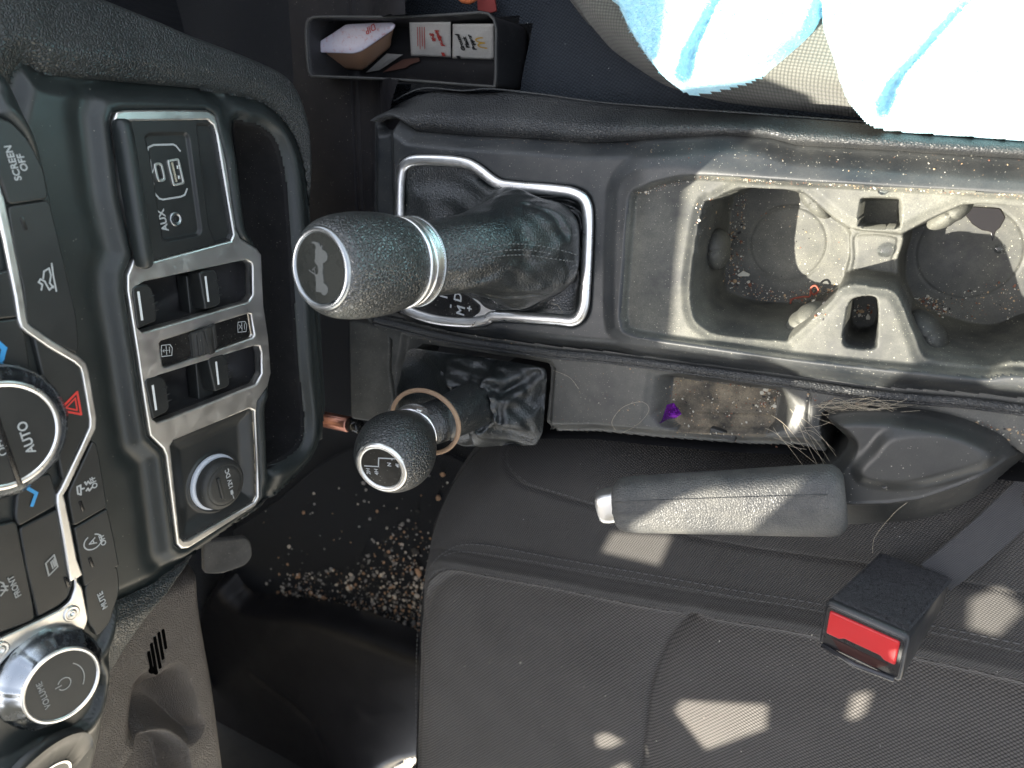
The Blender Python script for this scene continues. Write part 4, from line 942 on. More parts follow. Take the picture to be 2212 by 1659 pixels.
# power socket
sk_o = D(rc([(362, 962), (369, 950), (532, 882), (541, 887), (547, 997), (548, 1070), (542, 1082), (402, 1162), (390, 1164), (383, 1156)], .002))
sc_ = DASH.pick(468, 1042, 0)
def zsk(a, b):
    d = sd(sk_o, a, b); z = .0015-.0045*S(0, .012, d); r = np.hypot(a-sc_[0], b-sc_[1]); z = z+.0015*np.exp(-((r-.0215)/.001)**2); return z
hf('socket_plate', DASH, (sk_o[:, 0].min(), sk_o[:, 0].max(), sk_o[:, 1].min(), sk_o[:, 1].max()), .0008, zsk, M_btn, SP, lambda a, b: sd(sk_o, a, b) > 0)
so3 = DASH.w(sc_[0], sc_[1], -.006)
psk = rev('power_socket', so3, (1, 0, 0), [(0, .0205), (.0050, .0205), (.0060, .0198), (.0060, .0175), (.003, .0170)], M_ring, SP, 72)
cc = DASH.w(*DASH.pick(480, 1046, .004), -.005)
rev('socket_cap', cc, (1, 0, 0), [(0, .0190), (.0085, .0188), (.0110, .0176), (.0120, .0155), (.0122, .0150), (.0119, .0146), (.0124, .0142), (.0128, .0120), (.0129, .0001)], M_rub, psk, 72)
cpl = Plane(cc+np.array([.0129, 0, 0]), (0, 1, 0), (0, 0, 1))
box('cap_grip', cpl, (.0, .0052, .0004), (.017, .0026, .0022), M_rub, psk, .0008, 8)
box('cap_tab', cpl, (-.0135, -.0005, -.006), (.008, .007, .006), M_rub, psk, .001, 8)
text('socket_text', '12V DC', cpl.M(.0042, -.0028, .0006)@Matrix.Rotation(math.radians(8), 4, 'Z'), .0049, M_white, psk, .0001, bold=.00012)
strokes('plug_symbol', cpl, [np.array([(-.0125, -.0052), (-.0098, -.0046)]), np.array([(-.0098, -.0046), (-.0062, -.0042)])], .0007, .0005, M_white, psk)
box('plug_symbol_body', cpl, (-.0070, -.0042, .0002), (.0034, .0022, .0008), M_white, psk, .0003, 8)

# ================================================================== CLIMATE CONTROL POD
CP = thing('climate_control_panel', 'climate and audio control panel with silver strip, round knobs and a red hazard button', 'control panel', at(120, 900, XP, 'x'))
Q = lambda pts, h=0: POD.picks(pts, h)
T1 = lambda pts: [(a/3, 164.6+b/3) for a, b in pts]
T2 = lambda pts: [(a/3, 658.3+b/3) for a, b in pts]
T3 = lambda pts: [(a*.3385, 1097.2+b*.3385) for a, b in pts]
pod_o = Q(cr([(-60, 60), (20, 95), (75, 130), (115, 205), (150, 300), (178, 420), (192, 520), (215, 700), (245, 850), (272, 960), (296, 1120), (310, 1230), (312, 1310), (300, 1380), (292, 1460), (278, 1560), (255, 1660), (240, 1720), (-80, 1800), (-200, 900)], 4))
clu_o = Q(cr([(-60, 235), (0, 249), (25, 262), (68, 308), (97, 365), (112, 435), (130, 510), (148, 583), (175, 680), (197, 780), (213, 860), (232, 980), (248, 1094), (258, 1180), (266, 1240), (270, 1275), (262, 1310), (246, 1352), (219, 1398), (200, 1430), (225, 1480), (190, 1560), (100, 1600), (-80, 1620), (-150, 900)], 3))
def zpod(a, b):
    d = sd(pod_o, a, b); z = -.004*(1-S(.0, .03, d))-.045*(1-S(-.004, .022, d))**1.6+a*0
    dc = sd(clu_o, a, b); z = z+.0025*np.exp(-((dc+.004)/.003)**2)-.0035*S(-.001, .001, dc); return z
hf('pod_housing', POD, (pod_o[:, 0].min(), pod_o[:, 0].max(), pod_o[:, 1].min(), pod_o[:, 1].max()), .0016, zpod, M_dash, CP, lambda a, b: sd(pod_o, a, b) > -.005)
def btn(name, px, h=.0, r=.003, mat=M_btn, bev=.0009):
    P = Q(px, h); return plate(name, POD, rc(P, r), [], h, .004, mat, CP, bev)
b1 = btn('button', T1([(-60, 250), (55, 285), (110, 330), (195, 425), (285, 605), (318, 795), (50, 835), (20, 700), (-60, 560)]))
b2 = btn('button', T1([(48, 845), (322, 802), (430, 1250), (500, 1560)])+T2([(512, 240), (512, 290), (495, 322), (340, 240), (175, 160), (165, 80)])+T1([(150, 1380), (95, 1150)]))
b3 = btn('button', T2([(215, 200), (250, 225), (510, 400), (530, 440), (560, 560), (590, 780), (520, 910), (410, 1150), (380, 1000), (310, 620)]), .0005)
b4 = btn('button', T2([(598, 885), (625, 895), (650, 1000), (698, 1310), (476, 1440), (450, 1300), (440, 1225)]), 0, .0025)
b5 = btn('button', T2([(480, 1450), (698, 1322), (740, 1500), (775, 1690), (545, 1830), (515, 1640)]), 0, .0012)
b6 = btn('button', T3([(538, 490), (748, 358), (765, 480), (762, 540), (700, 740), (618, 826), (590, 770), (562, 740)]), 0, .004)
b7 = btn('button', T2([(-60, 110), (140, 85), (150, 170), (165, 200), (205, 450), (180, 490), (110, 470), (-60, 430)]), -.0002, .003)
b8 = btn('button', T2([(110, 1230), (200, 1130), (330, 1090), (385, 1290), (120, 1440), (100, 1380)]), -.0002, .002)
b9 = btn('button', T2([(125, 1450), (385, 1320), (410, 1430), (430, 1560)])+T3([(470, 480), (435, 575), (370, 630), (240, 700), (170, 400)]), -.0002, .002)
b10 = btn('button', T2([(-60, 1440), (105, 1400), (120, 1450)])+T3([(220, 640), (225, 710), (150, 745), (0, 800), (-60, 830)]), -.0002, .002)
b11 = btn('button', T2([(-60, -200), (90, -230), (110, -120), (130, 80), (-60, 100)]), -.0002, .002)
# silver strip
def ribbon(name, pts, w, h, mat, th=.003):
    P = Q(pts, h); L = []; Rr = []
    for i in range(len(P)):
        d = P[min(i+1, len(P)-1)]-P[max(i-1, 0)]; d = d/np.linalg.norm(d); n_ = np.array([-d[1], d[0]])
        ww = w if np.isscalar(w) else w[i]
        L.append(P[i]+n_*ww/2); Rr.append(P[i]-n_*ww/2)
    return plate(name, POD, np.array(L+Rr[::-1]), [], h, th, mat, CP, .0009)
st = [(-40, 330), (-12, 395), (0, 431), (20, 520), (33, 590), (43, 640), (50, 690), (54, 703), (64, 712), (110, 744), (165, 776), (180, 790), (185, 805), (193, 850), (202, 905), (201, 925), (180, 970), (140, 1055), (131, 1070), (133, 1085), (147, 1158), (157, 1215), (166, 1250)]
ribbon('silver_strip', st, [.0042]*6+[.0040]*10+[.0036]*3+[.0044, .005, .0056, .0072], .0015, M_sil)
tri = Q(T3([(465, 430), (515, 500), (553, 690), (548, 725), (525, 778), (480, 762), (400, 745), (300, 770), (180, 830), (80, 900), (0, 985), (-60, 1050), (-60, 860), (0, 822), (200, 730), (380, 640), (440, 590), (468, 510)]))
plate('corner_trim', POD, rc(tri, .0015), [], .0017, .003, M_sil, CP, .0009)
for px, py in ((154, 1325), (0, 1404)):
    a, b = POD.pick(px, py, .0018); sc3 = rev('screw', POD.w(a, b, .0014), (1, 0, 0), [(0, .0044), (.0010, .0044), (.0014, .0038), (.0010, .0030), (.0010, .0022), (.0016, .0020), (.0012, .0010), (.0004, .0008), (.0004, .0001)], M_sil, CP, 28)
# knobs
def knob(name, px0, py0, px1, py1, r0, r1, H, capmat):
    c0 = POD.w(*POD.pick(px0, py0, .002), .002); c1 = at(px1, py1, XP+H, 'x'); d = _n(c1-c0); d = _n(d*.35+np.array([.65, 0, 0])) 
    Lk = np.linalg.norm(c1-c0); c0 = c1-d*Lk*.98
    k = rev(name, c0, d, [(-.004, r0), (.002, r0), (Lk*.35, r0*.99), (Lk*.62, (r0+r1)/2), (Lk*.85, r1*1.02), (Lk*.97, r1*.985)], M_dsil if capmat is None else capmat, CP, 120, fn=lambda t, s: .0006*(np.sin(t*9) > .86)*(s > .002))
    rev('knob_ring', c0, d, [(Lk*.93, r1*.99), (Lk*.985, r1), (Lk*1.02, r1*.975), (Lk*1.02, r1*.905), (Lk*.98, r1*.89)], M_chrome, k, 96)
    fwd_ = _n(np.array([0, 0, 1.])-d*d[2]); pl = Plane(c0+d*Lk*.985, np.cross(fwd_, d), fwd_)
    if pl.n@d < 0: pl = Plane(pl.o, -pl.u, fwd_)
    plate('knob_face', pl, disc(r1*.905), [], 0, .002, M_btn, k, .0003)
    return k, pl
km = metal('smoked_chrome', (.30, .33, .36), .22, .2)
vk, vp = knob('volume_knob', 112, 1463, 134, 1479, .0262, .0196, .018, km)
rk2 = .0196
text('volume_text', 'VOLUME', vp.M(.0, .0092, .0003)@Matrix.Rotation(math.radians(4), 4, 'Z'), .0040, M_kprint, vk, .0001, spacing=1.05)
tt_ = np.linspace(-2.2, 2.4-1.5, 20)
strokes('knob_mark', vp, [np.c_[.0032*np.sin(np.linspace(.5, 5.8, 20)), .0032*np.cos(np.linspace(.5, 5.8, 20))-.001], np.array([(0, .0005), (0, .0034)])], .0005, .0003, M_kprint, vk)
strokes('knob_mark', vp, [np.c_[.0110*np.sin(np.linspace(2.3, 3.7, 20)), .0110*np.cos(np.linspace(2.3, 3.7, 20))]], .0005, .0003, M_kprint, vk)
ak, ap = knob('temperature_knob', -12, 932, 6, 942, .0330, .0262, .012, km)
text('auto_text', 'AUTO', pm(ap, 58, 945, .0003, 6), .0060, M_white, ak, .0001, bold=.0001)
text('off_text', 'OFF', pm(ap, 3, 965, .0003, 6), .0052, M_white, ak, .0001)
box('knob_divider', ap, (.0, -.0085+.0085, .0002), (.052, .0024, .001), M_black, ak, .0002, 6)
bk_, bp_ = knob('ignition_button', 90, 1690, 100, 1700, .0300, .0150, .004, M_btn)
for s, px, py, sz, h in (('SCREEN', 29, 352, .0044, .0), ('OFF', 49, 351, .0044, .0), ('MUTE', 222, 1297, .0044, .0), ('OFF', 203, 1042, .0040, .0), ('OFF', 222, 1166, .0040, .0), ('FRONT', 32, 1267, .0040, 0)):
    text('button_text', s, pm(POD, px, py, h+.0003, 8), sz, M_white if s != 'FRONT' else M_kprint, CP, .0001, bold=.00008)
ih = .0003
strokes('hazard_triangle', POD, [Q(T2([(384, 684), (500, 566), (526, 710), (384, 684)]), .0008)], .0011, .0008, M_red, CP)
strokes('hazard_triangle', POD, [Q(T2([(428, 668), (488, 606), (500, 684), (428, 668)]), .0008)], .0008, .0008, M_red, CP)
strokes('temperature_chevron', POD, [Q(T2([(180, 1190), (236, 1222), (208, 1300)]), ih)], .0017, ih, M_blue, CP)
strokes('temperature_chevron', POD, [Q(T2([(-30, 400), (10, 350), (28, 285), (-10, 250)]), ih)], .0024, ih, M_blue, CP)
strokes('offroad_camera_icon', POD, [Q(T1(l), ih) for l in ([(268, 1385), (275, 1350), (250, 1335), (262, 1315), (290, 1330), (300, 1350)], [(280, 1310), (285, 1265), (318, 1245), (330, 1290), (322, 1340), (345, 1370)], [(335, 1215), (345, 1290), (365, 1392)], [(300, 1350), (320, 1385), (345, 1360)])], .0008, ih, M_white, CP)
strokes('traction_icon', POD, [Q(T2(l), ih) for l in ([(500, 1180), (505, 1225), (525, 1230), (522, 1170), (500, 1180)], [(525, 1195), (545, 1190)], [(550, 1150), (560, 1165), (570, 1145), (585, 1160)], [(560, 1205), (570, 1190), (580, 1205), (595, 1185)])], .0009, ih, M_white, CP)
cA = Q(T2([(602, 1537)]), ih)[0]; tq = np.linspace(.5, 5.9, 26)
strokes('start_stop_icon', POD, [np.c_[cA[0]+.0042*np.cos(tq), cA[1]+.0050*np.sin(tq)]], .0007, ih, M_white, CP)
text('start_stop_letter', 'A', POD.M(cA[0], cA[1], ih)@Matrix.Rotation(math.radians(8), 4, 'Z'), .0062, M_white, CP, .0001)
strokes('rear_defrost_icon', POD, [Q(T3(l), ih) for l in ([(292, 355), (345, 300), (368, 375), (312, 432), (292, 355)], [(325, 345), (338, 385)], [(335, 335), (350, 375)], [(345, 325), (358, 365)])], .0008, ih, M_kprint, CP)
strokes('front_defrost_icon', POD, [Q(T3(l), ih) for l in ([(-10, 470), (20, 480), (38, 520), (5, 560)], [(10, 500), (50, 500)], [(5, 525), (48, 525)])], .0008, ih, M_kprint, CP)
for p in (T1([(155, 955)]), T2([(530, 1305)]), T3([(583, 348)]), T3([(430, 474)])):
    a, b = Q(p, .0003)[0]; box('indicator_lamp', POD, (a, b, .0002), (.0062, .0018, .0006), M_black, CP, .0002, 8)

# ================================================================== SIDE POCKET WITH PACKETS
PK = thing('side_pocket', 'open black storage pocket on the passenger side of the console', 'storage pocket', at(860, 110, -.08))
rimp = cr([(662, 62), (668, 44), (690, 37), (864, 37), (1000, 30), (1038, 27), (1060, 33), (1071, 55), (1071, 110), (1069, 180), (1050, 186), (860, 172), (690, 165), (670, 160), (664, 120)], 4)
r3 = resample(ats(rimp, -.022), 100); cpk = r3.mean(0)
ins = lambda k, z: np.c_[cpk[:2]+(r3[:, :2]-cpk[:2])*k, np.full(100, z)]
loft('pocket_wall', [ins(1.012, -.024), ins(1.012, -.021), ins(.99, -.021), ins(.985, -.026), ins(.975, -.070), ins(.96, -.078)], M_deep, PK, False, True)
tube('pocket_rim', resample(ats(rimp, -.021), 70), .0011, M_rub, PK, True, 8)
def sheet(name, q, mat, thick=.0012, n=14, parent=None, seed=1, crump=.0006):
    """a thin pillow-like packet from 4 corners (bottom-left, bottom-right, top-right, top-left)"""
    r = np.random.default_rng(seed); a, b, c, d = [np.array(v) for v in q]
    nr = _n(np.cross(b-a, d-a)); U, Vv = np.meshgrid(np.linspace(0, 1, n), np.linspace(0, 1, n))
    P = (a*(1-U[..., None])+b*U[..., None])*(1-Vv[..., None])+(d*(1-U[..., None])+c*U[..., None])*Vv[..., None]
    e = np.minimum(np.minimum(U, 1-U), np.minimum(Vv, 1-Vv)); h = thick*S(.06, .4, e)+r.normal(0, crump, U.shape)*.5*S(0, .2, e)
    if nr@(CAM-a) < 0: nr = -nr
    top = P+nr*h[..., None]; bot = P-nr*(h*.3+.0004)[..., None]
    V = np.vstack([top.reshape(-1, 3), bot.reshape(-1, 3)]); Fc = []; N = n*n
    for i in range(n-1):
        for j in range(n-1):
            k = i*n+j; Fc.append((k, k+1, k+n+1, k+n)); Fc.append((N+k, N+k+n, N+k+n+1, N+k+1))
    for i in range(n-1):
        for k0, k1 in ((i, i+1), (N-n+i+1, N-n+i), ((i+1)*n, i*n), (i*n+n-1, (i+1)*n+n-1)): Fc.append((k1, k0, N+k0, N+k1))
    return mk(name, V, Fc, mat, parent), Plane(a+nr*(thick+.0005), b-a, np.cross(nr, _n(b-a)))
M_paper = flat('packet_paper', (.62, .60, .55), .7)
ZB, ZT = -.070, -.046
def quad(px): return [at(px[0][0], px[0][1], ZB), at(px[1][0], px[1][1], ZB), at(px[2][0], px[2][1], ZT), at(px[3][0], px[3][1], ZT)]
SA = thing('salt_packet', 'small white paper salt packet with red print beside the pepper packet', 'salt packet', at(930, 122, ZB))
_, sp = sheet('paper', quad([(888, 121), (974, 124), (973, 48), (884, 48)]), M_paper, parent=SA, seed=2)
def onp(pl, px, py, rot=0, h=.0003):
    a, b = pl.pick(px, py, 0); return pl.M(a, b, h)@Matrix.Rotation(math.radians(rot), 4, 'Z')
M_redp = flat('packet_red', (.50, .06, .05), .6); M_blk = flat('packet_black', (.02, .02, .02), .6); M_yel = flat('packet_yellow', (.62, .38, .06), .6)
text('packet_text', 'Iodized', onp(sp, 950, 82, -92), .0050, M_redp, SA, .0001, bold=.00025)
text('packet_text', 'Salt', onp(sp, 935, 80, -92), .0050, M_redp, SA, .0001, bold=.00025)
for k, x in enumerate((917, 912, 907, 902)):
    strokes('fine_print', sp, [sp.picks([(x, 58), (x+1, 105-6*(k % 2))])], .0006, .0004, M_redp, SA)
a, b = sp.pick(958, 117); box('print_block', sp, (a, b, .0003), (.0028, .0034, .0003), M_redp, SA, 0)
PE = thing('pepper_packet', 'small white paper pepper packet with black print and a yellow arches mark', 'pepper packet', at(1020, 128, ZB))
_, pp_ = sheet('paper', quad([(977, 126), (1066, 129), (1066, 52), (978, 52)]), M_paper, parent=PE, seed=3)
for s, x in (('Ground', 995), ('Black', 1007.5), ('Pepper', 1020)): text('packet_text', s, onp(pp_, x, 91, 88), .0048, M_blk, PE, .0001, bold=.0002)
arch = []
for s in (-1, 1):
    tq = np.linspace(0, math.pi, 12); arch.append(np.c_[.0024*s+.0023*np.cos(tq), -.0030+.0068*np.sin(tq)])
m0 = pp_.pick(1040, 92); rt = np.array([[0, 1], [-1, 0]])
strokes('arches_mark', pp_, [p@rt*1.0+m0 for p in arch], .0011, .0004, M_yel, PE)
a, b = pp_.pick(991, 124); box('print_block', pp_, (a, b, .0003), (.0028, .0030, .0003), M_blk, PE, 0)
# sauce cup
SCU = thing('sauce_cup', 'small peach coloured dipping sauce cup with a peeling printed foil lid', 'sauce cup', at(770, 120, -.07))
top_ = resample(rc(ats([(700, 112), (781, 112), (848, 68), (852, 56), (750, 55), (690, 97)], -.040), .004), 60)
bot_ = resample(rc(ats([(719, 149), (784, 154), (846, 100), (842, 82), (765, 84), (716, 132)], -.068), .003), 60)
k0 = np.argmin(top_[:, 0]+top_[:, 1]); k1 = np.argmin(bot_[:, 0]+bot_[:, 1]); top_ = np.roll(top_, -k0, 0); bot_ = np.roll(bot_, -k1, 0); cb_ = bot_.mean(0)
cm = NT('cup_plastic'); cm.set('Base Color', (.50, .30, .19)); cm.set('Roughness', .3); cm.set('Subsurface Weight', .3); cm.b.inputs['Subsurface Radius'].default_value = (.01, .006, .004); cm.set('Subsurface Scale', .5)
loft('cup', [top_, top_*.93+bot_*.07, top_*.15+bot_*.85, top_*.03+bot_*.97, cb_+(bot_-cb_)*.9], cm.m, SCU, False, True)
lm = NT('foil_lid'); nz_ = lm.noise(300, 5, .8); lm.set('Base Color', lm.mix(lm.ramp(nz_, .54, .68), (.60, .57, .64), (.50, .26, .28))); lm.set('Roughness', .35); lm.set('Metallic', .25)
lo_ = resample(rc(ats([(668, 108), (682, 97), (748, 52), (848, 48), (855, 55), (846, 66), (782, 110), (764, 116), (674, 113)], -.038), .002), 60); cl_ = lo_.mean(0)
def lidz(P): P = P.copy(); P[:, 2] += .003*np.exp(-((P[:, 0]-lo_[:, 0].min())/.012)); return P
loft('foil_lid', [lidz(lo_-[0, 0, .0007]), lidz(lo_), lidz(cl_+(lo_-cl_)*.93+[0, 0, .0006]), lidz(cl_+(lo_-cl_)*.5), cl_+(lo_-cl_)*.02], lm.m, SCU, False, True)
pl_l = topz(-.0366); a, b = pl_l.pick(800, 62); text('lid_print', 'DIP', pl_l.M(a, b, 0)@Matrix.Rotation(math.radians(200), 4, 'Z'), .007, M_redp, SCU, .0001)
o, _ = sheet('paper_scrap', [at(790, 157, -.074), at(820, 152, -.074), at(870, 118, -.066), at(835, 116, -.066)], flat('grey_paper', (.30, .29, .27), .7), .0004, seed=5)
tag(o, 'crumpled grey paper scrap lying under the sauce cup', 'paper scrap')
bl = rc(ats([(826, 156), (850, 140), (870, 128), (905, 124), (907, 132), (885, 140), (878, 146), (850, 152)], -.075), .001)
o = plate('brown_leaf', topz(-.075), bl[:, :2], [], 0, .0006, flat('leaf_brown', (.11, .05, .035), .7), None, .0002); tag(o, 'torn reddish brown dry leaf lying in the side pocket', 'leaf')
rs = plate('red_strap', topz(-.06), rc(ats([(1030, -20), (1066, -20), (1072, 24), (1060, 28), (1031, 22)], -.06), .001)[:, :2], [], 0, .002, flat('red_fabric', (.20, .03, .025), .8), None, .0005)
tag(rs, 'end of a dark red strap at the top edge of the footwell', 'strap')
of_ = tube('orange_cord', ats([(985, -14), (1000, 1), (1015, 3), (1032, -8)], -.05), .0022, flat('orange_fuzz', (.45, .12, .04), .9), None, n=10)
tag(of_, 'bit of fuzzy orange cord beside the dark red strap', 'cord')

# ================================================================== PASSENGER SEAT AND PLUSH BLANKET
PS = thing('passenger_seat', 'passenger seat edge in light grey woven cloth under the pale blue blanket', 'seat', at(1700, 100, -.2))
ps_o = P0(cr([(1170, -60), (1200, 5), (1240, 62), (1300, 110), (1370, 157), (1430, 180), (1530, 204), (1700, 222), (1870, 242), (2000, 262), (2300, 305), (2900, 380), (3000, -600), (1100, -600)], 4))
def zps(x, y):
    d = sd(ps_o, x, y); z = .004-.05*np.clip(1-d/.022, 0, 1.0)**2.4-5*np.maximum(-d, 0)+.03*S(0, .2, d)-.0016*np.exp(-((d-.006)/.0012)**2); return z
hf('seat_cushion', TOP, (-.26, .30, ps_o[:, 1].min()-.001, .50), .0018, zps, M_pseat, PS, lambda x, y: sd(ps_o, x, y) > -.006)
sw_ = resample(ps_o[20:60], 60, False); 
loft('seat_side', [np.c_[sw_, np.full(60, -.052)], np.c_[sw_+[0, .004], np.full(60, -.12)], np.c_[sw_+[0, .01], np.full(60, -.33)]], M_bolster, PS, closed=False)
ZW = .028
tw1 = ats(cr([(1290, -60), (1320, 2), (1345, 58), (1384, 118), (1420, 155), (1447, 174), (1470, 187), (1510, 180), (1560, 168), (1605, 153), (1655, 126), (1700, 90), (1742, 50), (1763, 5), (1780, -60), (1700, -300), (1400, -300)], 4), ZW)[:, :2]
tw2 = ats(cr([(1764, -60), (1768, 5), (1774, 48), (1787, 85), (1802, 125), (1820, 175), (1838, 212), (1862, 240), (1885, 258), (1915, 266), (2000, 274), (2110, 281), (2300, 296), (2900, 340), (2950, -500), (1800, -500)], 4), ZW)[:, :2]
v1 = ats([(1570, -60), (1535, 2), (1505, 60), (1480, 110), (1466, 150), (1460, 178)], ZW)[:, :2]
v2 = ats([(2150, -60), (2070, 10), (2010, 75), (1960, 130), (1915, 180), (1895, 215), (1886, 245)], ZW)[:, :2]
nzt = np.random.default_rng(4)
def ztw(x, y):
    d = np.maximum(sd(tw1, x, y), sd(tw2, x, y)); z = ZW-.004-.012*np.clip(1-d/.004, 0, 1)**2-5*np.maximum(-d, 0)+.010*S(.0, .16, y-.04)
    for v in (v1, v2):
        xv = np.interp(y, v[::-1, 1], v[::-1, 0]); t_ = x-xv; amp = .010*S(.13, .03, y)+.002
        wd = .0035+.004*S(.02, .0, d); z = z+amp*(1-S(-.0005, wd, t_))*np.exp(-np.clip(-t_, 0, 9)/.022)
    z = z+.0006*np.sin(x*40+y*20)*S(0, .03, d)+nzt.normal(0, .00025, x.shape); return z
def twm(x, y):
    return np.maximum(sd(tw1, x, y), sd(tw2, x, y)) > -.0028
M_tow = NT('plush'); M_tow.set('Base Color', M_tow.mix(M_tow.ramp(M_tow.noise(420, 4, .7), .3, .7), (.27, .62, .77), (.46, .76, .86))); M_tow.set('Roughness', 1.0); M_tow.set('Sheen Weight', .4); M_tow.set('Specular IOR Level', .1)
M_tow.set('Normal', M_tow.bump(M_tow.noise(900, 3, .7), .9, .0015)); M_tow = M_tow.m
BL = thing('plush_blanket', 'fluffy pale blue blanket draped in two folds over the passenger seat', 'blanket', at(1900, 100, ZW))
hf('blanket_cloth', TOP, (-.23, .40, tw2[:, 1].min()-.002, .46), .0011, ztw, M_tow, BL, twm)
V = []; Fc = []; X_ = rng.uniform(-.22, .17, 60000); Y_ = rng.uniform(.0, .16, 60000); dd2 = np.maximum(sd(tw1, X_, Y_), sd(tw2, X_, Y_)); Z_ = ztw(X_, Y_)
for x, y, z, d in zip(X_, Y_, Z_, dd2):
    if d < -.0003: continue
    dr_ = _n(np.array([rng.normal(0, .6), rng.normal(-.3, .6), .9])); l = rng.uniform(.001, .0026); s_ = _n(np.cross(dr_, rng.normal(0, 1, 3)))*.00022; p = np.array([x, y, z]); k = len(V)
    V += [p-s_, p+s_, p+dr_*l]; Fc.append((k, k+1, k+2))
o = mk('pile', V, Fc, M_tow, BL, False); o['kind'] = 'stuff'

# ================================================================== FLOOR MAT, SILL, LITTER
mt = ats(cr([(470, 1180), (600, 1080), (720, 985), (850, 960), (1010, 1000), (1100, 1100), (1000, 1400), (880, 1400), (760, 1350), (640, 1320), (530, 1310), (470, 1300)], 4), -.322)[:, :2]
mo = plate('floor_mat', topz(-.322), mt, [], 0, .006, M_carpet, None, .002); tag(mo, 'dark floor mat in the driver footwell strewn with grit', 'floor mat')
SI = Plane((0, 0, -.27), (1, 0, 0), (0, 1, 0)); si = ats(cr([(450, 1285), (531, 1296), (640, 1310), (700, 1322), (760, 1340), (885, 1385), (1000, 1430), (1050, 1590), (890, 1640), (842, 1664), (760, 1740), (600, 1850), (300, 1850)], 4), -.27)[:, :2]
cv = ats([(560, 1440), (640, 1500), (690, 1545), (720, 1610), (738, 1700)], -.27)[:, :2]
def zsi(x, y):
    d = sd(si, x, y); q = dl(cv, x, y); z = -.03*np.clip(1-d/.02, 0, 1.1)**2.2-.0025*np.exp(-(q/.006)**2)+.02*S(.0, .12, np.clip(-.62-y, 0, 1)); return z
o = hf('sill_trim', SI, (si[:, 0].min(), si[:, 0].max(), si[:, 1].min(), si[:, 1].max()), .005, zsi, plastic('sill_plastic', (.006, .006, .008), .42, 0, fine=.2, dust=.03, spec=.3), None, lambda x, y: sd(si, x, y) > -.006)
tag(o, 'smooth black plastic sill trim at the edge of the driver footwell', 'sill trim')

def shard(bm, p, r, rgen, mi, flatk=.7):
    m = bmesh.ops.create_icosphere(bm, subdivisions=1, radius=1)
    sx = rgen.uniform(.6, 1.4); sy = rgen.uniform(.6, 1.3); an = rgen.uniform(0, 6.28)
    for v in m['verts']:
        k = rgen.uniform(.75, 1.15); x, y, z = v.co*k; x *= sx; y *= sy; z *= flatk
        v.co = Vector((p[0]+r*(x*math.cos(an)-y*math.sin(an)), p[1]+r*(x*math.sin(an)+y*math.cos(an)), p[2]+r*z*.9))
    for f in {f for v in m['verts'] for f in v.link_faces}: f.material_index = mi
def litter(name, pts, sizes, mats, label, cat, probs=None, flatk=.7):
    bm = bmesh.new(); g = np.random.default_rng(len(pts)); mi = g.choice(len(mats), len(pts), p=probs)
    # one prototype sphere, copied by hand for speed
    t = bmesh.new(); bmesh.ops.create_icosphere(t, subdivisions=1, radius=1); tv = np.array([v.co[:] for v in t.verts]); tf = [[v.index for v in f.verts] for f in t.faces]; t.free(); bm.free()
    V = []; Fc = []; MI = []
    for p, r, m_ in zip(pts, sizes, mi):
        q = tv*g.uniform(.7, 1.2, (len(tv), 1)); q = q*[g.uniform(.6, 1.5), g.uniform(.6, 1.2), flatk]; a = g.uniform(0, 6.28); c_, s_ = math.cos(a), math.sin(a)
        q = np.c_[q[:, 0]*c_-q[:, 1]*s_, q[:, 0]*s_+q[:, 1]*c_, q[:, 2]]*r+p; k = len(V)*len(tv); V.append(q); Fc += [[i+k for i in f] for f in tf]; MI += [m_]*len(tf)
    o = mk(name, np.vstack(V), Fc, None, None, False)
    for m_ in mats: o.data.materials.append(m_)
    o.data.polygons.foreach_set('material_index', np.array(MI, np.int32)); return tag(o, label, cat, kind='stuff')
G_mats = [flat('grit_grey', (.32, .31, .30), .6), flat('grit_pale', (.68, .62, .54), .5), flat('grit_tan', (.50, .31, .19), .7), flat('grit_dark', (.06, .055, .05), .6)]
def scatter(n, poly, z, gen, bias=None, hfn=None):
    P = ats(poly, z)[:, :2]; lo = P.min(0); hi = P.max(0); out = []
    while len(out) < n:
        q = gen.uniform(lo, hi, (n*3, 2)); k = inside(P, q[:, 0], q[:, 1])
        if bias is not None: k &= gen.random(len(q)) < bias(q)
        out += list(q[k])
    q = np.array(out[:n]); zz = np.full(n, z) if hfn is None else hfn(q[:, 0], q[:, 1]); return np.c_[q, zz]
g_ = np.random.default_rng(11)
edge = ats([(640, 1302), (760, 1340), (850, 1330), (900, 1260), (880, 1385), (780, 1335)], -.32)[:, :2]
def bias(q): return np.clip(np.exp(-dl(edge, q[:, 0], q[:, 1])/.055)+.03, 0, 1)
gp1 = scatter(1500, [(590, 1300), (620, 1240), (760, 1225), (800, 1160), (850, 1130), (900, 1130), (960, 1160), (940, 1390), (880, 1380), (760, 1342), (680, 1320)], -.318, g_, bias)
gp2 = scatter(80, [(560, 1100), (900, 1000), (1010, 1000), (960, 1200), (880, 1180), (700, 1200), (560, 1290)], -.318, g_, lambda q: np.clip((q[:, 0]+.50)*4, .1, 1))
litter('grit', np.vstack([gp1, gp2]), g_.gamma(3.5, .00042, 1580)*1.15, G_mats, 'scattered tan and grey grit lying on the driver floor mat', 'grit', [.35, .2, .25, .2])
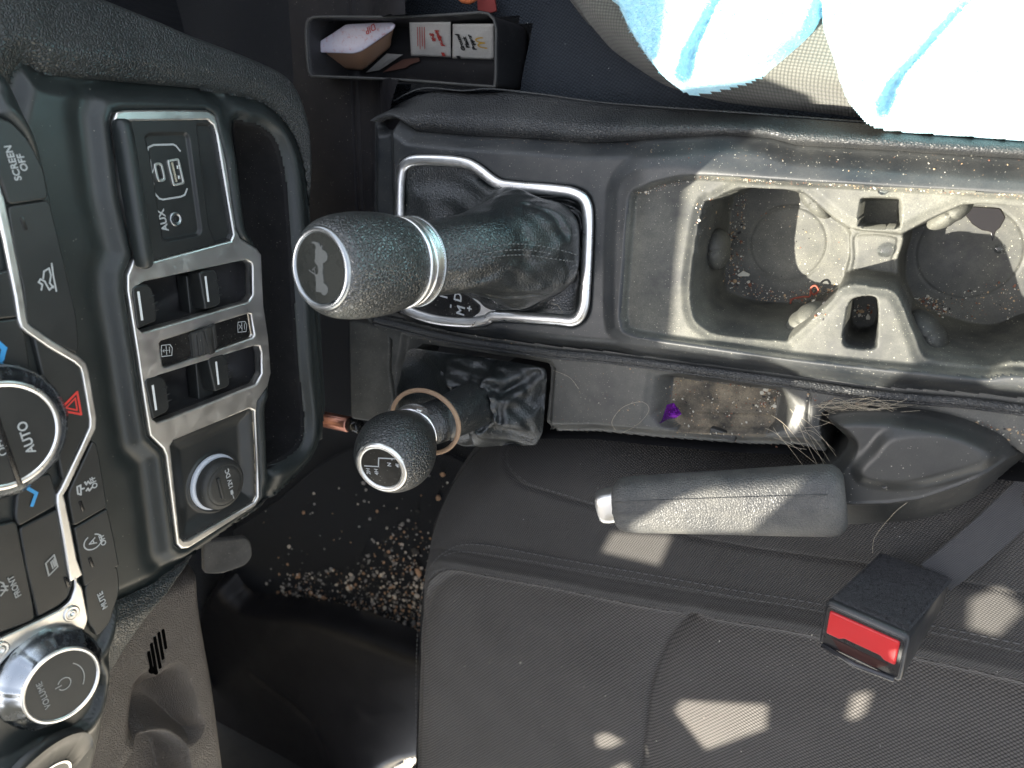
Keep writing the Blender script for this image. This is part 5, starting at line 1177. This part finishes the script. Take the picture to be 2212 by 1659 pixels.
# crumbs on the console
C_mats = [flat('crumb_pale', (.45, .43, .36), .7), flat('crumb_tan', (.34, .24, .14), .8), flat('crumb_rust', (.15, .065, .04), .8), flat('crumb_dark', (.03, .03, .03), .8)]
P_ = []; Sz = []
def addc(n, poly, z, fn, s): P_.append(scatter(n, poly, z, g_, None, fn)); Sz.append(g_.gamma(3, s/3, n))
addc(650, [(1565, 420), (1612, 415), (1606, 600), (1690, 632), (1815, 612), (1815, 645), (1720, 655), (1640, 652), (1565, 620)], ZF, ztop, .00042)
addc(80, [(1590, 430), (1830, 430), (1830, 640), (1590, 640)], ZF, ztop, .00035)
addc(110, [(1975, 645), (2005, 640), (2060, 672), (2050, 690), (1990, 668)], ZF, ztop, .0005)
addc(160, [(1990, 640), (2200, 600), (2200, 690), (2050, 690)], ZF, ztop, .00035)
addc(36, [(1846, 660), (1890, 655), (1890, 690), (1846, 690)], -.045, ztop, .0006)
addc(420, [(1372, 412), (1511, 379), (1721, 391), (2005, 407), (2212, 419), (2212, 428), (1990, 414), (1720, 398), (1515, 387), (1380, 425)], -.004, ztop, .00026)
addc(200, [(1370, 300), (2212, 345), (2212, 395), (1500, 350), (1340, 340)], 0, ztop, .00017)
addc(160, [(900, 275), (1368, 300), (1368, 325), (900, 300)], 0, ztop, .00017)
addc(230, [(1440, 815), (1690, 840), (1660, 935), (1440, 930)], -.018, zled, .0004)
addc(60, [(1640, 840), (1690, 845), (1670, 885), (1640, 880)], -.018, zled, .0006)
addc(220, [(1180, 760), (1700, 830), (1740, 985), (1200, 940)], -.006, zled, .0003)
addc(160, [(880, 700), (1190, 748), (1180, 775), (880, 735)], -.008, zled, .00035)
addc(240, [(1740, 850), (2212, 925), (2212, 960), (2000, 905), (1800, 880), (1745, 880)], -.006, zled, .0003)
litter('crumbs', np.vstack(P_), np.concatenate(Sz), C_mats, 'fine pale and rusty crumbs scattered over the console and its cup holders', 'crumbs', [.36, .28, .24, .12])
# lint on the seat
q = scatter(46, [(900, 1200), (2212, 1400), (2212, 1659), (900, 1659)], -.05, g_, None, zseat); q[:, 2] += .0003
litter('seat_lint', q, g_.gamma(3, .00014, 46), [C_mats[0]], 'tiny pale specks of lint on the driver seat', 'lint')
# hairs
def hairs(name, specs, z, mat, label, cat, r=.00011):
    V = []; Fc = []; k = 0
    for pts in specs:
        P = cr([at(a, b, z+(c if len(p_) > 2 else 0)) for p_ in [None] for a, b, c in pts], 6, False); N = len(P)
        for i in range(N):
            d = _n(P[min(i+1, N-1)]-P[max(i-1, 0)]); u = _n(np.cross(d, [0, 0, 1.])); v = np.cross(u, d)
            for q in range(3): V.append(P[i]+r*(u*math.cos(q*2.094)+v*math.sin(q*2.094)))
        for i in range(N-1):
            for q in range(3): Fc.append((k+i*3+q, k+i*3+(q+1) % 3, k+(i+1)*3+(q+1) % 3, k+(i+1)*3+q))
        k += N*3
    return mk(name, V, Fc, mat, None)
M_hair = flat('hair', (.42, .37, .28), .4)
def hs_(specs):
    V = []; Fc = []; k = 0; r = .00013
    for pts, z in specs:
        P = cr(np.array([at(a, b, z+c) for a, b, c in pts]), 6, False); N = len(P)
        for i in range(N):
            d = _n(P[min(i+1, N-1)]-P[max(i-1, 0)]); u = _n(np.cross(d, [0, .1, 1.])); v = np.cross(u, d)
            for q in range(3): V.append(P[i]+r*(u*math.cos(q*2.094)+v*math.sin(q*2.094)))
        for i in range(N-1):
            for q in range(3): Fc.append((k+i*3+q, k+i*3+(q+1) % 3, k+(i+1)*3+(q+1) % 3, k+(i+1)*3+q))
        k += N*3
    return V, Fc
sp_ = []
for _ in range(46):
    x = g_.uniform(1750, 1860); y = g_.uniform(870, 905); l = g_.uniform(50, 170); a = g_.normal(.08, .2); w = g_.normal(0, 12)
    sp_.append(([(x, y, .001), (x+l*.4, y+l*.4*a+w, .004), (x+l*.75, y+l*.75*a+w*.6, .005), (x+l, y+l*a, .002)], -.004))
for _ in range(12):
    x = g_.uniform(1640, 1740); y = g_.uniform(880, 960); l = g_.uniform(40, 110); a = g_.normal(.9, .5); w = g_.normal(0, 14)
    sp_.append(([(x, y, .002), (x+l*.4, y+l*.4*a+w, .005), (x+l, y+l*a, .001)], -.006))
sp_ += [([(1330, 930, .004), (1322, 910, .002), (1345, 880, .001), (1385, 868, .001), (1402, 885, .001), (1380, 915, .001), (1345, 935, .001)], -.004), ([(1885, 1195, .012), (1890, 1160, .02), (1930, 1110, .03), (1960, 1085, .03)], -.01), ([(1190, 655, .006), (1205, 660, .004), (1215, 675, .002)], 0), ([(1195, 800, .001), (1230, 815, .002), (1250, 840, .001)], -.005)]
V, Fc = hs_(sp_); o = mk('pet_hair', V, Fc, M_hair, None); tag(o, 'pale pet hairs caught round the foot of the handbrake', 'hair', kind='stuff')
# droplets
dm = NT('water_drop'); dm.set('Base Color', (.9, .95, 1)); dm.set('Roughness', .02); dm.set('Transmission Weight', 1.0); dm.set('IOR', 1.33); dm = dm.m
dlab = [(1908, 411, -.003, .0028, 'small water drop on the wing above the square pocket between the cup holders'), (1914, 540, -.040, .0050, 'large water drop on the saddle between the two cup holders'), (2159, 537, -.075, .0033, 'water drop on the floor of the rear cup holder')]
for px, py, z, r, lb in dlab:
    c = at(px, py, z); z2 = float(ztop(np.array([c[0]]), np.array([c[1]]))[0]); o = lens('water_drop', px, py, z2+.0002, r, r*.9, r*.45, 20, dm, None, False); tag(o, lb, 'water drop', 'water drops in the cup holder tray')
sp3 = rc(ats([(2080, 458), (2100, 446), (2160, 450), (2172, 470), (2160, 492), (2150, 500), (2144, 522), (2139, 500), (2120, 497), (2100, 484)], ZF), .001)
wet = plate('spilled_drink', topz(ZF+.0006), sp3[:, :2], [], 0, .0008, plastic('wet', (.007, .005, .003), .12, 0, fine=0), None, .0003); tag(wet, 'dark sticky spill on the floor of the rear cup holder', 'spill')
tw = tube('red_thread', cr(np.array([at(a, b, z) for a, b, z in ((1707, 656, -.072), (1712, 646, -.072), (1735, 641, -.071), (1749, 640, -.070), (1752, 622, -.068), (1762, 617, -.067), (1768, 628, -.067), (1758, 636, -.069), (1752, 630, -.070))]), 6, False), .0007, flat('red_thread', (.20, .05, .03), .8), None, n=6)
tag(tw, 'curled rust red thread lying in the front cup holder', 'thread')
nt_ = plate('nut_shell', topz(-.0735), rc(ats([(1592, 594), (1605, 585), (1620, 592), (1618, 597), (1604, 597), (1596, 598)], -.0735), .0005)[:, :2], [], 0, .001, C_mats[0], None, .0003); tag(nt_, 'pale flake of food lying in the front cup holder', 'food flake')
M_pur = metal('purple_foil', (.30, .04, .60), .3, 0, .4)
pf0 = ats([(1424, 915), (1432, 905), (1446, 870), (1464, 862), (1478, 888), (1462, 900), (1446, 903)], -.010)
zz = [0, .001, .005, .009, .006, .003, .001]; V = [p+[0, 0, h] for p, h in zip(pf0, zz)]; c_ = sum(V)/7
V2 = V+[c_+[0, 0, .003]]; Fc = [(i, (i+1) % 7, 7) for i in range(7)]
o = mk('foil_scrap', V2, Fc, M_pur, None, False); o.modifiers.new('t', 'SOLIDIFY').thickness = .0003; tag(o, 'torn scrap of shiny purple foil in the small ledge tray', 'foil scrap')
# copper ribbed cap
cpa = at(712, 908, -.045); cpb = at(778, 922, -.045); cd = _n(cpb-cpa); Lc = np.linalg.norm(cpb-cpa)
CT = thing('torch', 'copper coloured ribbed torch end sticking out under the dashboard edge', 'torch', cpa)
rev('torch_body', cpa-cd*.02, cd, [(0, .0078), (Lc*.62+.02, .0078), (Lc*.66+.02, .0070)], M_copper, CT, 96, True, True, fn=lambda t, s: -.0007*(np.sin(t*14) > .3)*(s < .9*Lc))
rev('torch_tail', cpa+cd*Lc*.66, cd, [(0, .0070), (Lc*.3, .0068), (Lc*.34, .006)], M_black, CT, 40, True, True)

# ================================================================== OUTSIDE AND DOOR SIDE
gm = NT('driveway'); gm.set('Base Color', gm.mix(gm.noise(3, 5), (.34, .31, .26), (.42, .39, .33))); gm.set('Roughness', .9)
gr = hf('ground', topz(-.95), (-60, 60, -60, 60), 4, lambda a, b: a*0, gm.m); struct(gr)
dp = box('passenger_door_lining', Plane((.0, .86, 0), (1, 0, 0), (0, 1, 0)), (0, 0, 0), (2.2, .05, .6), plastic('door_plastic', (.03, .03, .03), .6, 0), None, .01); struct(dp)
dk = box('rear_bulkhead', Plane((1.0, 0, 0), (1, 0, 0), (0, 1, 0)), (0, 0, -.1), (.05, 1.9, .7), plastic('rear_plastic', (.05, .05, .05), .7, 0), None, .01); struct(dk)
dd_l = box('door_side_light_block', Plane((-1.36, -1.06, 0), (1, 0, 0), (0, 1, 0)), (0, 0, -.08), (1.38, .05, .56), plastic('light_block_dark', (.02, .02, .02), .7, 0), None, .01); struct(dd_l)  # dark panel added out of view to keep side light off the footwell
